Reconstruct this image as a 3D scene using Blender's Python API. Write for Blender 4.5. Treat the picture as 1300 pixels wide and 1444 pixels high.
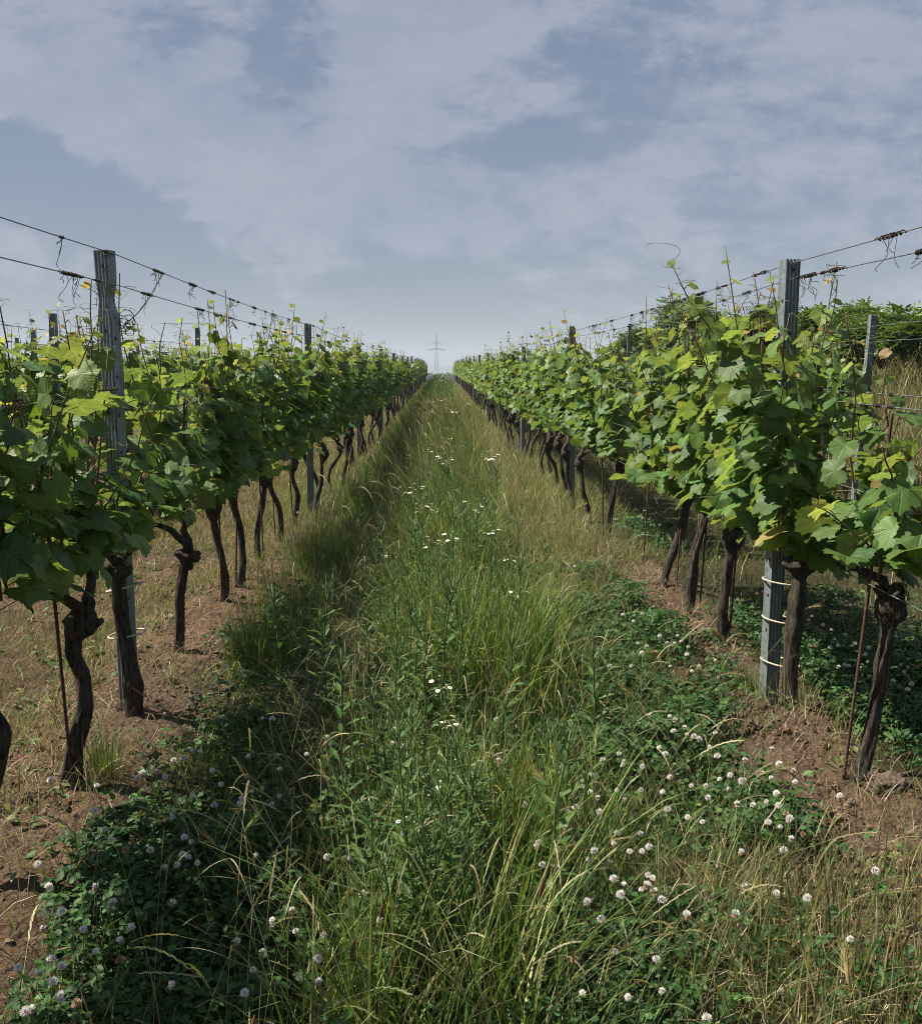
import bpy, math, random
import numpy as np
from math import radians, pi
from mathutils import Vector

# ------------------------------------------------------------------ scene, camera, light
for o in list(bpy.data.objects):
    bpy.data.objects.remove(o)
SC = bpy.context.scene
COL = SC.collection
random.seed(5)
RNG = np.random.default_rng(11)

F_PX, PITCH, YAW, EYE = 1343.0, radians(8.4), radians(1.27), 1.5
cam = bpy.data.cameras.new('camera')
cam.sensor_fit = 'HORIZONTAL'
cam.sensor_width = 36.0
cam.lens = F_PX / 1300 * 36.0
cam.clip_start, cam.clip_end = 0.05, 20000
cam_o = bpy.data.objects.new('camera', cam)
COL.objects.link(cam_o)
cam_o.location = (0, 0, EYE)
cam_o.rotation_euler = (pi / 2 - PITCH, 0, -YAW)
SC.camera = cam_o

SUN_EL = radians(53)
SUN_DIR = Vector((-0.98 * math.cos(SUN_EL), 0.18 * math.cos(SUN_EL), math.sin(SUN_EL))).normalized()
SUN_AZ = math.atan2(SUN_DIR.x, SUN_DIR.y)            # clockwise from +Y
sun = bpy.data.lights.new('sun', 'SUN')
sun.energy = 5.0
sun.angle = radians(0.6)
sun.color = (1.0, 0.92, 0.78)
sun_o = bpy.data.objects.new('sun', sun)
COL.objects.link(sun_o)
sun_o.rotation_euler = SUN_DIR.to_track_quat('Z', 'Y').to_euler()

SC.view_settings.view_transform = 'Standard'
SC.view_settings.look = 'None'
SC.view_settings.exposure = 1.1
SC.view_settings.gamma = 1
SC.render.engine = 'CYCLES'
SC.cycles.filter_width = 0.95
SC.cycles.max_bounces = 6
SC.cycles.diffuse_bounces = 3
SC.cycles.glossy_bounces = 2
SC.cycles.transmission_bounces = 4
SC.cycles.transparent_max_bounces = 6


def build_world():
    W = bpy.data.worlds.new("World")
    SC.world = W
    W.use_nodes = True
    nt = W.node_tree
    N, L = nt.nodes, nt.links
    N.clear()
    out = N.new('ShaderNodeOutputWorld')
    bg = N.new('ShaderNodeBackground')
    bg.inputs['Strength'].default_value = 0.05
    L.new(bg.outputs[0], out.inputs[0])
    sky = N.new('ShaderNodeTexSky')
    sky.sky_type = 'NISHITA'
    sky.sun_disc = False
    sky.sun_elevation = SUN_EL
    sky.sun_rotation = SUN_AZ
    sky.air_density = 1.0
    sky.dust_density = 1.6
    sky.ozone_density = 1.4
    co = N.new('ShaderNodeTexCoord')

    def vm(op, a, b=None):
        n = N.new('ShaderNodeVectorMath'); n.operation = op
        for i, x in enumerate((a, b)):
            if x is None: continue
            if isinstance(x, (tuple, list)): n.inputs[i].default_value = x
            else: L.new(x, n.inputs[i])
        return n

    def mt(op, a, b=None, c=None, clamp=False):
        n = N.new('ShaderNodeMath'); n.operation = op; n.use_clamp = clamp
        for i, x in enumerate((a, b, c)):
            if x is None: continue
            if isinstance(x, (int, float)): n.inputs[i].default_value = x
            else: L.new(x, n.inputs[i])
        return n.outputs[0]

    def mr(x, a, b, lo=0.0, hi=1.0):
        n = N.new('ShaderNodeMapRange'); n.interpolation_type = 'SMOOTHSTEP'
        L.new(x, n.inputs[0])
        for i, v in zip((1, 2, 3, 4), (a, b, lo, hi)): n.inputs[i].default_value = v
        return n.outputs[0]

    sep = N.new('ShaderNodeSeparateXYZ')
    L.new(co.outputs['Generated'], sep.inputs[0])
    dx, dy, dz = sep.outputs
    den = mt('ADD', mt('MAXIMUM', dz, 0.0), 0.16)
    cmb = N.new('ShaderNodeCombineXYZ')
    L.new(mt('DIVIDE', dx, den), cmb.inputs[0])
    L.new(mt('DIVIDE', dy, den), cmb.inputs[1])
    P = cmb.outputs[0]

    def noise(scale, detail, rough, off=(0, 0, 0), dist=0.0, src=None, sc3=(1, 1, 1)):
        n = N.new('ShaderNodeTexNoise')
        m = vm('MULTIPLY', vm('ADD', src or P, off).outputs[0], sc3)
        L.new(m.outputs[0], n.inputs['Vector'])
        n.inputs['Scale'].default_value = scale
        n.inputs['Detail'].default_value = detail
        n.inputs['Roughness'].default_value = rough
        n.inputs['Distortion'].default_value = dist
        return n.outputs[0]

    # bearings: tangent of azimuth and of elevation about the vineyard's own axis
    dya = mt('MAXIMUM', mt('ABSOLUTE', dy), 0.08)
    cm2 = N.new('ShaderNodeCombineXYZ')
    L.new(mt('DIVIDE', dx, dya), cm2.inputs[0]); L.new(mt('DIVIDE', dz, dya), cm2.inputs[1])
    B = cm2.outputs[0]
    warp = N.new('ShaderNodeTexNoise')
    L.new(B, warp.inputs['Vector']); warp.inputs['Scale'].default_value = 5.5; warp.inputs['Detail'].default_value = 7; warp.inputs['Roughness'].default_value = .62
    wv = vm('MULTIPLY', vm('SUBTRACT', warp.outputs['Color'], (0.5, 0.5, 0.5)).outputs[0], (0.26, 0.16, 0))
    BW = vm('ADD', B, wv.outputs[0]).outputs[0]

    def blob(u, v, ru, rv, rot=0.0):
        x = (u - 650) / F_PX; y = -(v - 722) / F_PX
        c, sn = math.cos(PITCH), math.sin(PITCH)
        k = c + y * sn
        a, e = x / k + math.tan(YAW), (y * c - sn) / k
        d = vm('SUBTRACT', BW, (a, e, 0))
        vr = N.new('ShaderNodeVectorRotate'); vr.rotation_type = 'Z_AXIS'
        L.new(d.outputs[0], vr.inputs['Vector']); vr.inputs['Angle'].default_value = rot
        ln = vm('LENGTH', vm('MULTIPLY', vr.outputs[0], (F_PX / ru, F_PX / rv, 0)).outputs[0])
        return mr(ln.outputs['Value'], 1.25, 0.35)
    tot = mt('ADD', mr(mt('DIVIDE', dz, dya), 0.02, 0.17, 0.05, 0.60), 0.0)
    for (u, v, ru, rv, rot, amp) in ((290, 140, 330, 110, -.1, .26), (565, 172, 84, 46, 0, .8), (430, 262, 260, 60, .22, .34), (560, 40, 150, 70, 0, .30), (90, 150, 220, 80, .2, .25), (640, 320, 330, 70, 0, .16),
                                     (390, 70, 70, 90, .2, -.75), (120, 292, 340, 66, .38, -1.25), (770, 200, 170, 48, -.1, -.5), (850, 85, 110, 60, .2, -.42), (240, 45, 70, 45, 0, -.42), (1010, 90, 110, 40, 0, -.25),
                                     (1000, 330, 260, 50, 0, -.15), (1210, 60, 160, 80, 0, .1), (990, 160, 220, 60, .1, .14)):
        tot = mt('ADD', tot, mt('MULTIPLY', blob(u, v, ru, rv, rot), amp * (.8 if amp < 0 else 1)))
    n1 = noise(5.0, 9, 0.62, (3.1, 7.7, 0), 0.2, src=B, sc3=(1, 1.5, 1))
    n2 = noise(11.0, 10, 0.72, (1.3, 2.1, 0), 0.35, src=B, sc3=(1, 2.3, 1))
    n3 = noise(26.0, 8, 0.7, (5.3, .4, 0), 0.5, src=BW, sc3=(.55, 2.2, 1))
    nn = mt('ADD', mt('MULTIPLY', mt('SUBTRACT', n3, 0.5), 0.55), mt('ADD', mt('MULTIPLY', mt('SUBTRACT', n1, 0.5), 1.25), mt('MULTIPLY', mt('SUBTRACT', n2, 0.5), 1.5)))
    dens = mr(mt('ADD', tot, mt('MULTIPLY', nn, 1.45)), 0.10, 0.80)
    ccol = N.new('ShaderNodeMixRGB')
    L.new(mr(mt('ADD', mt('MULTIPLY', n2, .5), mt('MULTIPLY', n1, .5)), 0.40, 0.62), ccol.inputs[0])
    ccol.inputs[1].default_value = (2.5, 2.98, 4.1, 1)
    ccol.inputs[2].default_value = (3.32, 3.58, 4.58, 1)
    # pale, slightly grey air towards the horizon
    hz = N.new('ShaderNodeMixRGB')
    L.new(mr(dz, 0.19, -0.02), hz.inputs[0])
    skym = vm('MULTIPLY', sky.outputs[0], (0.66, 0.64, 0.60))
    # thin veil of high cloud over the clear blue
    veil = N.new('ShaderNodeMixRGB'); veil.inputs[0].default_value = 0.80
    L.new(skym.outputs[0], veil.inputs[1]); veil.inputs[2].default_value = (1.42, 2.08, 3.45, 1)
    L.new(veil.outputs[0], hz.inputs[1])
    hz.inputs[2].default_value = (1.45, 1.93, 2.4, 1)
    mx = N.new('ShaderNodeMixRGB')
    L.new(mt('MULTIPLY', dens, 0.93), mx.inputs[0])
    L.new(hz.outputs[0], mx.inputs[1]); L.new(ccol.outputs[0], mx.inputs[2])
    L.new(mx.outputs[0], bg.inputs[0])


build_world()

# ------------------------------------------------------------------ helpers


def ray_ground(u, v, z=0.0):
    """Point at height z seen at pixel (u, v) of the 1300x1444 photo: used to read positions off the photo."""
    Fw = np.array([math.sin(YAW) * math.cos(PITCH), math.cos(YAW) * math.cos(PITCH), -math.sin(PITCH)])
    R = np.array([math.cos(YAW), -math.sin(YAW), 0]); U = np.cross(R, Fw)
    d = Fw + R * (u - 650) / F_PX - U * (v - 722) / F_PX
    t = (z - EYE) / d[2]
    return d[0] * t, d[1] * t


def ss(a, b, x):
    t = np.clip((np.asarray(x, float) - a) / (b - a), 0, 1)
    return t * t * (3 - 2 * t)


def hash2(i, j, s):
    n = (i * 374761393 + j * 668265263 + s * 1274126177) & 0x7fffffff
    n = ((n ^ (n >> 13)) * 1274126177) & 0x7fffffff
    n = n ^ (n >> 16)
    return (n & 0xffff) / 65535.0


def vnoise(x, y, s=0):
    x = np.asarray(x, float); y = np.asarray(y, float)
    i = np.floor(x).astype(np.int64); j = np.floor(y).astype(np.int64)
    fx = x - i; fy = y - j
    fx = fx * fx * (3 - 2 * fx); fy = fy * fy * (3 - 2 * fy)
    a = hash2(i, j, s); b = hash2(i + 1, j, s); c = hash2(i, j + 1, s); d = hash2(i + 1, j + 1, s)
    return (a * (1 - fx) + b * fx) * (1 - fy) + (c * (1 - fx) + d * fx) * fy


def fbm(x, y, o=4, s=0, rough=0.5):
    t = 0; a = 1; tot = 0
    for k in range(o):
        t = t + a * vnoise(x * 2 ** k + 13.7 * k, y * 2 ** k - 7.1 * k, s + k); tot += a; a *= rough
    return t / tot


def nrm(v):
    return v / np.maximum(np.linalg.norm(v, axis=-1, keepdims=True), 1e-9)


class Acc:
    """Collects vertices, triangles, quads, a colour and local leaf coordinates; build() links ONE mesh object."""

    def __init__(s):
        s.v, s.t, s.q, s.c, s.l, s.n = [], [], [], [], [], 0

    def add(s, V, T=None, Q=None, tint=(1, 1, 1), luv=None):
        V = np.asarray(V, float).reshape(-1, 3)
        n = len(V)
        if T is not None and len(T): s.t.append(np.asarray(T, np.int64).reshape(-1, 3) + s.n)
        if Q is not None and len(Q): s.q.append(np.asarray(Q, np.int64).reshape(-1, 4) + s.n)
        c = np.asarray(tint, float)
        s.c.append(np.broadcast_to(c, (n, 3)))
        s.l.append(np.zeros((n, 3)) if luv is None else np.asarray(luv, float))
        s.v.append(V); s.n += n

    def stamp(s, proto, M, loc, tint, rnd=None):
        """proto=(V,T,Q); M (n,3,3) columns = local axes already scaled; loc (n,3); tint (n,3)"""
        V, T, Q = proto
        n, k = len(loc), len(V)
        if n == 0: return
        W = np.einsum('nij,kj->nki', M, V) + np.asarray(loc)[:, None, :]
        off = (np.arange(n) * k)[:, None, None]
        lu = np.broadcast_to(V[None, :, :], (n, k, 3)).copy()
        lu[:, :, 2] = (np.arange(n) % 97 / 97.0)[:, None] if rnd is None else np.asarray(rnd)[:, None]
        s.add(W.reshape(-1, 3),
              (np.asarray(T)[None] + off).reshape(-1, 3) if T is not None and len(T) else None,
              (np.asarray(Q)[None] + off).reshape(-1, 4) if Q is not None and len(Q) else None,
              np.repeat(np.asarray(tint, float), k, axis=0), lu.reshape(-1, 3))

    def mesh(s, name, mat, smooth=True):
        me = bpy.data.meshes.new(name)
        if not s.v:
            return me
        V = np.concatenate(s.v).astype(np.float32)
        T = np.concatenate(s.t) if s.t else np.zeros((0, 3), np.int64)
        Q = np.concatenate(s.q) if s.q else np.zeros((0, 4), np.int64)
        nl = T.size + Q.size
        me.vertices.add(len(V)); me.vertices.foreach_set('co', V.ravel())
        me.loops.add(nl)
        me.loops.foreach_set('vertex_index', np.concatenate([T.ravel(), Q.ravel()]).astype(np.int32))
        me.polygons.add(len(T) + len(Q))
        st = np.concatenate([np.arange(len(T)) * 3, T.size + np.arange(len(Q)) * 4]).astype(np.int32)
        me.polygons.foreach_set('loop_start', st)
        me.polygons.foreach_set('use_smooth', np.full(len(T) + len(Q), smooth, bool))
        me.update(calc_edges=True)
        a = me.attributes.new('tint', 'FLOAT_COLOR', 'POINT')
        C = np.ones((len(V), 4), np.float32); C[:, :3] = np.concatenate(s.c)
        a.data.foreach_set('color', C.ravel())
        b = me.attributes.new('luv', 'FLOAT_VECTOR', 'POINT')
        b.data.foreach_set('vector', np.concatenate(s.l).astype(np.float32).ravel())
        me.materials.append(mat)
        return me

    def build(s, name, mat, parent=None, smooth=True):
        return link(name, s.mesh(name, mat, smooth), parent)


def link(name, me, parent=None):
    o = bpy.data.objects.new(name, me)
    COL.objects.link(o)
    o.parent = parent
    return o


def tag(o, label=None, cat=None, group=None, kind=None):
    for k, v in (('label', label), ('category', cat), ('group', group), ('kind', kind)):
        if v: o[k] = v
    return o


def empty(name, loc, label=None, cat=None, group=None, rz=0.0):
    o = bpy.data.objects.new(name, None)
    COL.objects.link(o)
    o.empty_display_size = 0.1
    o.location = loc; o.rotation_euler = (0, 0, rz)
    return tag(o, label, cat, group)


def copy_tree(o, parent=None):
    c = o.copy(); COL.objects.link(c); c.parent = parent
    for ch in o.children: copy_tree(ch, c)
    return c


ORD = ['zeroth', 'first', 'second', 'third', 'fourth', 'fifth', 'sixth', 'seventh', 'eighth', 'ninth', 'tenth', 'eleventh',
       'twelfth', 'thirteenth', 'fourteenth', 'fifteenth', 'sixteenth', 'seventeenth', 'eighteenth', 'nineteenth', 'twentieth']


def tube(acc, P, R, sides=6, tint=(1, 1, 1), rough=None, cap=True, luv=True):
    P = np.asarray(P, float); n = len(P)
    R = np.broadcast_to(np.asarray(R, float), (n,))
    T = nrm(np.gradient(P, axis=0))
    ref = np.array([1.0, 0.13, 0.07]) if abs(T[:, 0]).mean() < 0.7 else np.array([0.05, 0.1, 1.0])
    A = nrm(np.cross(T, ref)); B = np.cross(T, A)
    th = np.arange(sides) / sides * 2 * pi
    rr = R[:, None] * np.ones((1, sides))
    if rough is not None: rr = rr * rough(np.linspace(0, 1, n)[:, None], th[None, :])
    V = P[:, None, :] + rr[..., None] * (np.cos(th)[None, :, None] * A[:, None, :] + np.sin(th)[None, :, None] * B[:, None, :])
    i = np.arange(n - 1)[:, None] * sides; j = np.arange(sides)[None, :]; k = (j + 1) % sides
    Q = np.stack([i + j, i + k, i + sides + k, i + sides + j], -1).reshape(-1, 4)
    L = np.zeros((n, sides, 3)); L[..., 0] = th[None] / (2 * pi); L[..., 1] = np.linspace(0, 1, n)[:, None]
    V = V.reshape(-1, 3); L = L.reshape(-1, 3); tri = None
    if cap:
        V = np.concatenate([V, P[-1:] + T[-1:] * R[-1] * 0.5, P[:1] - T[:1] * R[0] * 0.3])
        L = np.concatenate([L, [[0.5, 1, 0], [0.5, 0, 0]]])
        e = (n - 1) * sides; m = n * sides; jj = np.arange(sides); kk = (jj + 1) % sides
        tri = np.concatenate([np.stack([e + jj, e + kk, np.full(sides, m)], 1), np.stack([kk, jj, np.full(sides, m + 1)], 1)])
    acc.add(V, tri, Q, tint, L)


def frames(n, t):
    """local axes: z = n, y = tip direction t made perpendicular; returns (k,3,3) with columns x, y, z"""
    n = nrm(n); t = nrm(t - n * (n * t).sum(-1, keepdims=True)); x = np.cross(t, n)
    return np.stack([x, t, n], -1)


def blades(acc, base, h, w, az, lean, tint, seg=3, bend=1.6, fold=0.0):
    """Grass blades: strips that rise, lean over towards az and taper; lean is the tip's sideways reach over its length."""
    n = len(base)
    if n == 0: return
    t = np.linspace(0, 1, seg + 1)
    lean = np.asarray(lean, float)
    d = np.stack([np.cos(az), np.sin(az), np.zeros(n)], 1)
    hor = h[:, None] * lean[:, None] * t[None] ** bend
    ver = h[:, None] * (t[None] * np.sqrt(np.maximum(1 - np.minimum(lean, .98)[:, None] ** 2 * t[None] ** 1.2, 0.04)))
    Cn = base[:, None, :] + d[:, None, :] * hor[..., None]
    Cn[..., 2] += ver
    ra = az + RNG.uniform(0.5, 2.6, n)
    s = np.stack([np.cos(ra), np.sin(ra), RNG.normal(0, .15, n)], 1)
    wd = w[:, None] * (1 - t[None] ** 2.0) * 0.5 * (0.55 + 0.9 * t[None] * (1 - t[None]) * 2)
    wd[:, -1] = w * 0.05
    Lp = Cn - s[:, None, :] * wd[..., None]; Rp = Cn + s[:, None, :] * wd[..., None]
    V = np.stack([Lp, Rp], 2).reshape(n, -1, 3)
    k = 2 * (seg + 1)
    i = np.arange(seg) * 2
    Q = np.stack([i, i + 1, i + 3, i + 2], 1)
    Q = (Q[None] + (np.arange(n) * k)[:, None, None]).reshape(-1, 4)
    lu = np.zeros((n, k, 3)); lu[..., 1] = np.repeat(t, 2)[None]; lu[..., 0] = np.tile([-1, 1], seg + 1)[None]
    acc.add(V.reshape(-1, 3), None, Q, np.repeat(tint, k, axis=0), lu.reshape(-1, 3))
    return Cn


def tints(n, cols, wts=None, var=0.18, rng=None):
    rng = rng or RNG
    cols = np.asarray(cols, float)
    i = rng.choice(len(cols), n, p=None if wts is None else np.asarray(wts) / np.sum(wts))
    return cols[i] * np.exp(rng.normal(0, var, (n, 1))) * (1 + rng.normal(0, .04, (n, 3)))


# ------------------------------------------------------------------ materials


def new_mat(name):
    m = bpy.data.materials.new(name); m.use_nodes = True
    nt = m.node_tree; nt.nodes.clear()
    out = nt.nodes.new('ShaderNodeOutputMaterial')
    return m, nt, nt.nodes, nt.links, out


def attr(N, name):
    a = N.new('ShaderNodeAttribute'); a.attribute_name = name
    return a


def leaf_mat(name, rough=0.5, transl=0.3, veins=True, spec=0.4, back=0.0, tr_col=(1.5, 1.35, 0.5)):
    m, nt, N, L, out = new_mat(name)
    a = attr(N, 'tint'); lu = attr(N, 'luv')
    col = a.outputs['Color']
    geo = N.new('ShaderNodeNewGeometry')
    nz = N.new('ShaderNodeTexNoise'); nz.inputs['Scale'].default_value = 35; nz.inputs['Detail'].default_value = 4
    L.new(geo.outputs['Position'], nz.inputs['Vector'])
    hv = N.new('ShaderNodeHueSaturation'); L.new(col, hv.inputs['Color'])
    mr = N.new('ShaderNodeMapRange'); L.new(nz.outputs[0], mr.inputs[0])
    for i, v in zip((1, 2, 3, 4), (.3, .7, .82, 1.18)): mr.inputs[i].default_value = v
    L.new(mr.outputs[0], hv.inputs['Value'])
    col = hv.outputs[0]
    p = N.new('ShaderNodeBsdfPrincipled')
    if veins:
        # midrib and side veins drawn in the leaf's own coordinates
        sx = N.new('ShaderNodeSeparateXYZ'); L.new(lu.outputs['Vector'], sx.inputs[0])
        def M(op, x, y=None):
            n = N.new('ShaderNodeMath'); n.operation = op
            for i, q in enumerate((x, y)):
                if q is None: continue
                if isinstance(q, (int, float)): n.inputs[i].default_value = q
                else: L.new(q, n.inputs[i])
            return n.outputs[0]
        ax = M('ABSOLUTE', sx.outputs[0])
        ang = M('ARCTAN2', ax, M('ADD', sx.outputs[1], 0.02))
        rad = M('SQRT', M('ADD', M('MULTIPLY', ax, ax), M('MULTIPLY', sx.outputs[1], sx.outputs[1])))
        vein = None
        for th in (0.0, 0.9, 1.95):
            d = M('MULTIPLY', M('ABSOLUTE', M('SUBTRACT', ang, th)), rad)
            w = N.new('ShaderNodeMapRange'); L.new(d, w.inputs[0])
            for i, v in zip((1, 2, 3, 4), (.012, .045, 1, 0)): w.inputs[i].default_value = v
            vein = w.outputs[0] if vein is None else M('MAXIMUM', vein, w.outputs[0])
        # secondary veins as a herring-bone wave
        wv = M('SINE', M('MULTIPLY', M('SUBTRACT', M('ADD', sx.outputs[1], 0.0), M('MULTIPLY', ax, 0.75)), 34))
        sec = N.new('ShaderNodeMapRange'); L.new(wv, sec.inputs[0])
        for i, v in zip((1, 2, 3, 4), (.8, 1.0, 0, .45)): sec.inputs[i].default_value = v
        vein = M('MAXIMUM', vein, sec.outputs[0])
        mx = N.new('ShaderNodeMixRGB'); mx.blend_type = 'MIX'
        L.new(M('MULTIPLY', vein, 0.38), mx.inputs[0]); L.new(col, mx.inputs[1])
        hs = N.new('ShaderNodeHueSaturation'); L.new(col, hs.inputs['Color']); hs.inputs['Value'].default_value = 1.7; hs.inputs['Saturation'].default_value = .8
        L.new(hs.outputs[0], mx.inputs[2]); col = mx.outputs[0]
        bp = N.new('ShaderNodeBump'); bp.inputs['Strength'].default_value = 0.35; bp.inputs['Distance'].default_value = 0.004
        bp.invert = True
        L.new(M('ADD', vein, M('MULTIPLY', nz.outputs[0], .8)), bp.inputs['Height']); L.new(bp.outputs[0], p.inputs['Normal'])
    if back:
        mb = N.new('ShaderNodeMixRGB'); L.new(geo.outputs['Backfacing'], mb.inputs[0]); L.new(col, mb.inputs[1])
        hb = N.new('ShaderNodeHueSaturation'); L.new(col, hb.inputs['Color']); hb.inputs['Saturation'].default_value = .7; hb.inputs['Value'].default_value = 1 + back
        L.new(hb.outputs[0], mb.inputs[2]); col = mb.outputs[0]
    if veins:
        ns = N.new('ShaderNodeTexNoise'); ns.inputs['Scale'].default_value = 3.5; ns.inputs['Detail'].default_value = 6; ns.inputs['Roughness'].default_value = .7
        sv = N.new('ShaderNodeVectorMath'); sv.operation = 'MULTIPLY'; L.new(lu.outputs['Vector'], sv.inputs[0]); sv.inputs[1].default_value = (1, 1, 40)
        L.new(sv.outputs[0], ns.inputs['Vector'])
        sm = N.new('ShaderNodeMapRange'); L.new(ns.outputs[0], sm.inputs[0])
        for i, v in zip((1, 2, 3, 4), (.665, .73, 0, .85)): sm.inputs[i].default_value = v
        bm = N.new('ShaderNodeMixRGB'); L.new(sm.outputs[0], bm.inputs[0]); L.new(col, bm.inputs[1]); bm.inputs[2].default_value = (.20, .14, .05, 1)
        col = bm.outputs[0]
    L.new(col, p.inputs['Base Color'])
    p.inputs['Roughness'].default_value = rough
    p.inputs['Specular IOR Level'].default_value = spec
    tr = N.new('ShaderNodeBsdfTranslucent')
    tc = N.new('ShaderNodeMixRGB'); tc.blend_type = 'MULTIPLY'; tc.inputs[0].default_value = 1
    L.new(col, tc.inputs[1]); tc.inputs[2].default_value = (*tr_col, 1)
    L.new(tc.outputs[0], tr.inputs[0])
    ms = N.new('ShaderNodeMixShader'); ms.inputs[0].default_value = transl
    L.new(p.outputs[0], ms.inputs[1]); L.new(tr.outputs[0], ms.inputs[2])
    L.new(ms.outputs[0], out.inputs[0])
    return m


def bark_mat(name, c1, c2, scale=1.0):
    m, nt, N, L, out = new_mat(name)
    p = N.new('ShaderNodeBsdfPrincipled')
    tc = N.new('ShaderNodeTexCoord')
    mp = N.new('ShaderNodeMapping'); mp.inputs['Scale'].default_value = (95 * scale, 95 * scale, 13 * scale)
    L.new(tc.outputs['Object'], mp.inputs[0])
    n1 = N.new('ShaderNodeTexNoise'); n1.inputs['Scale'].default_value = 1; n1.inputs['Detail'].default_value = 7; n1.inputs['Roughness'].default_value = .65
    n1.inputs['Distortion'].default_value = .6
    L.new(mp.outputs[0], n1.inputs['Vector'])
    n2 = N.new('ShaderNodeTexNoise'); n2.inputs['Scale'].default_value = 14; n2.inputs['Detail'].default_value = 5
    L.new(tc.outputs['Object'], n2.inputs['Vector'])
    r = N.new('ShaderNodeValToRGB'); L.new(n1.outputs[0], r.inputs[0])
    r.color_ramp.elements[0].position = .36; r.color_ramp.elements[0].color = (*c1, 1)
    r.color_ramp.elements[1].position = .68; r.color_ramp.elements[1].color = (*c2, 1)
    mx = N.new('ShaderNodeMixRGB'); mx.blend_type = 'MULTIPLY'; mx.inputs[0].default_value = .6
    L.new(r.outputs[0], mx.inputs[1]); L.new(n2.outputs['Color'], mx.inputs[2])
    g = N.new('ShaderNodeHueSaturation'); L.new(mx.outputs[0], g.inputs['Color']); g.inputs['Saturation'].default_value = .8; g.inputs['Value'].default_value = 1.35
    L.new(g.outputs[0], p.inputs['Base Color'])
    p.inputs['Roughness'].default_value = .92; p.inputs['Specular IOR Level'].default_value = .15
    b = N.new('ShaderNodeBump'); b.inputs['Strength'].default_value = .9; b.inputs['Distance'].default_value = .012
    L.new(n1.outputs[0], b.inputs['Height']); L.new(b.outputs[0], p.inputs['Normal'])
    L.new(p.outputs[0], out.inputs[0])
    return m


def tint_mat(name, rough=.7, transl=0.0, spec=.25, noise=60, metal=0.0):
    """plain material whose own colour is the per-vertex tint, mottled by a fine noise"""
    m, nt, N, L, out = new_mat(name)
    p = N.new('ShaderNodeBsdfPrincipled'); a = attr(N, 'tint')
    geo = N.new('ShaderNodeNewGeometry')
    nz = N.new('ShaderNodeTexNoise'); nz.inputs['Scale'].default_value = noise; nz.inputs['Detail'].default_value = 4
    L.new(geo.outputs['Position'], nz.inputs['Vector'])
    mr = N.new('ShaderNodeMapRange'); L.new(nz.outputs[0], mr.inputs[0])
    for i, v in zip((1, 2, 3, 4), (.3, .7, .78, 1.22)): mr.inputs[i].default_value = v
    h = N.new('ShaderNodeHueSaturation'); L.new(a.outputs['Color'], h.inputs['Color']); L.new(mr.outputs[0], h.inputs['Value'])
    L.new(h.outputs[0], p.inputs['Base Color'])
    p.inputs['Roughness'].default_value = rough; p.inputs['Specular IOR Level'].default_value = spec; p.inputs['Metallic'].default_value = metal
    if transl:
        tr = N.new('ShaderNodeBsdfTranslucent'); L.new(h.outputs[0], tr.inputs[0])
        ms = N.new('ShaderNodeMixShader'); ms.inputs[0].default_value = transl
        L.new(p.outputs[0], ms.inputs[1]); L.new(tr.outputs[0], ms.inputs[2]); L.new(ms.outputs[0], out.inputs[0])
    else:
        L.new(p.outputs[0], out.inputs[0])
    return m


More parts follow.
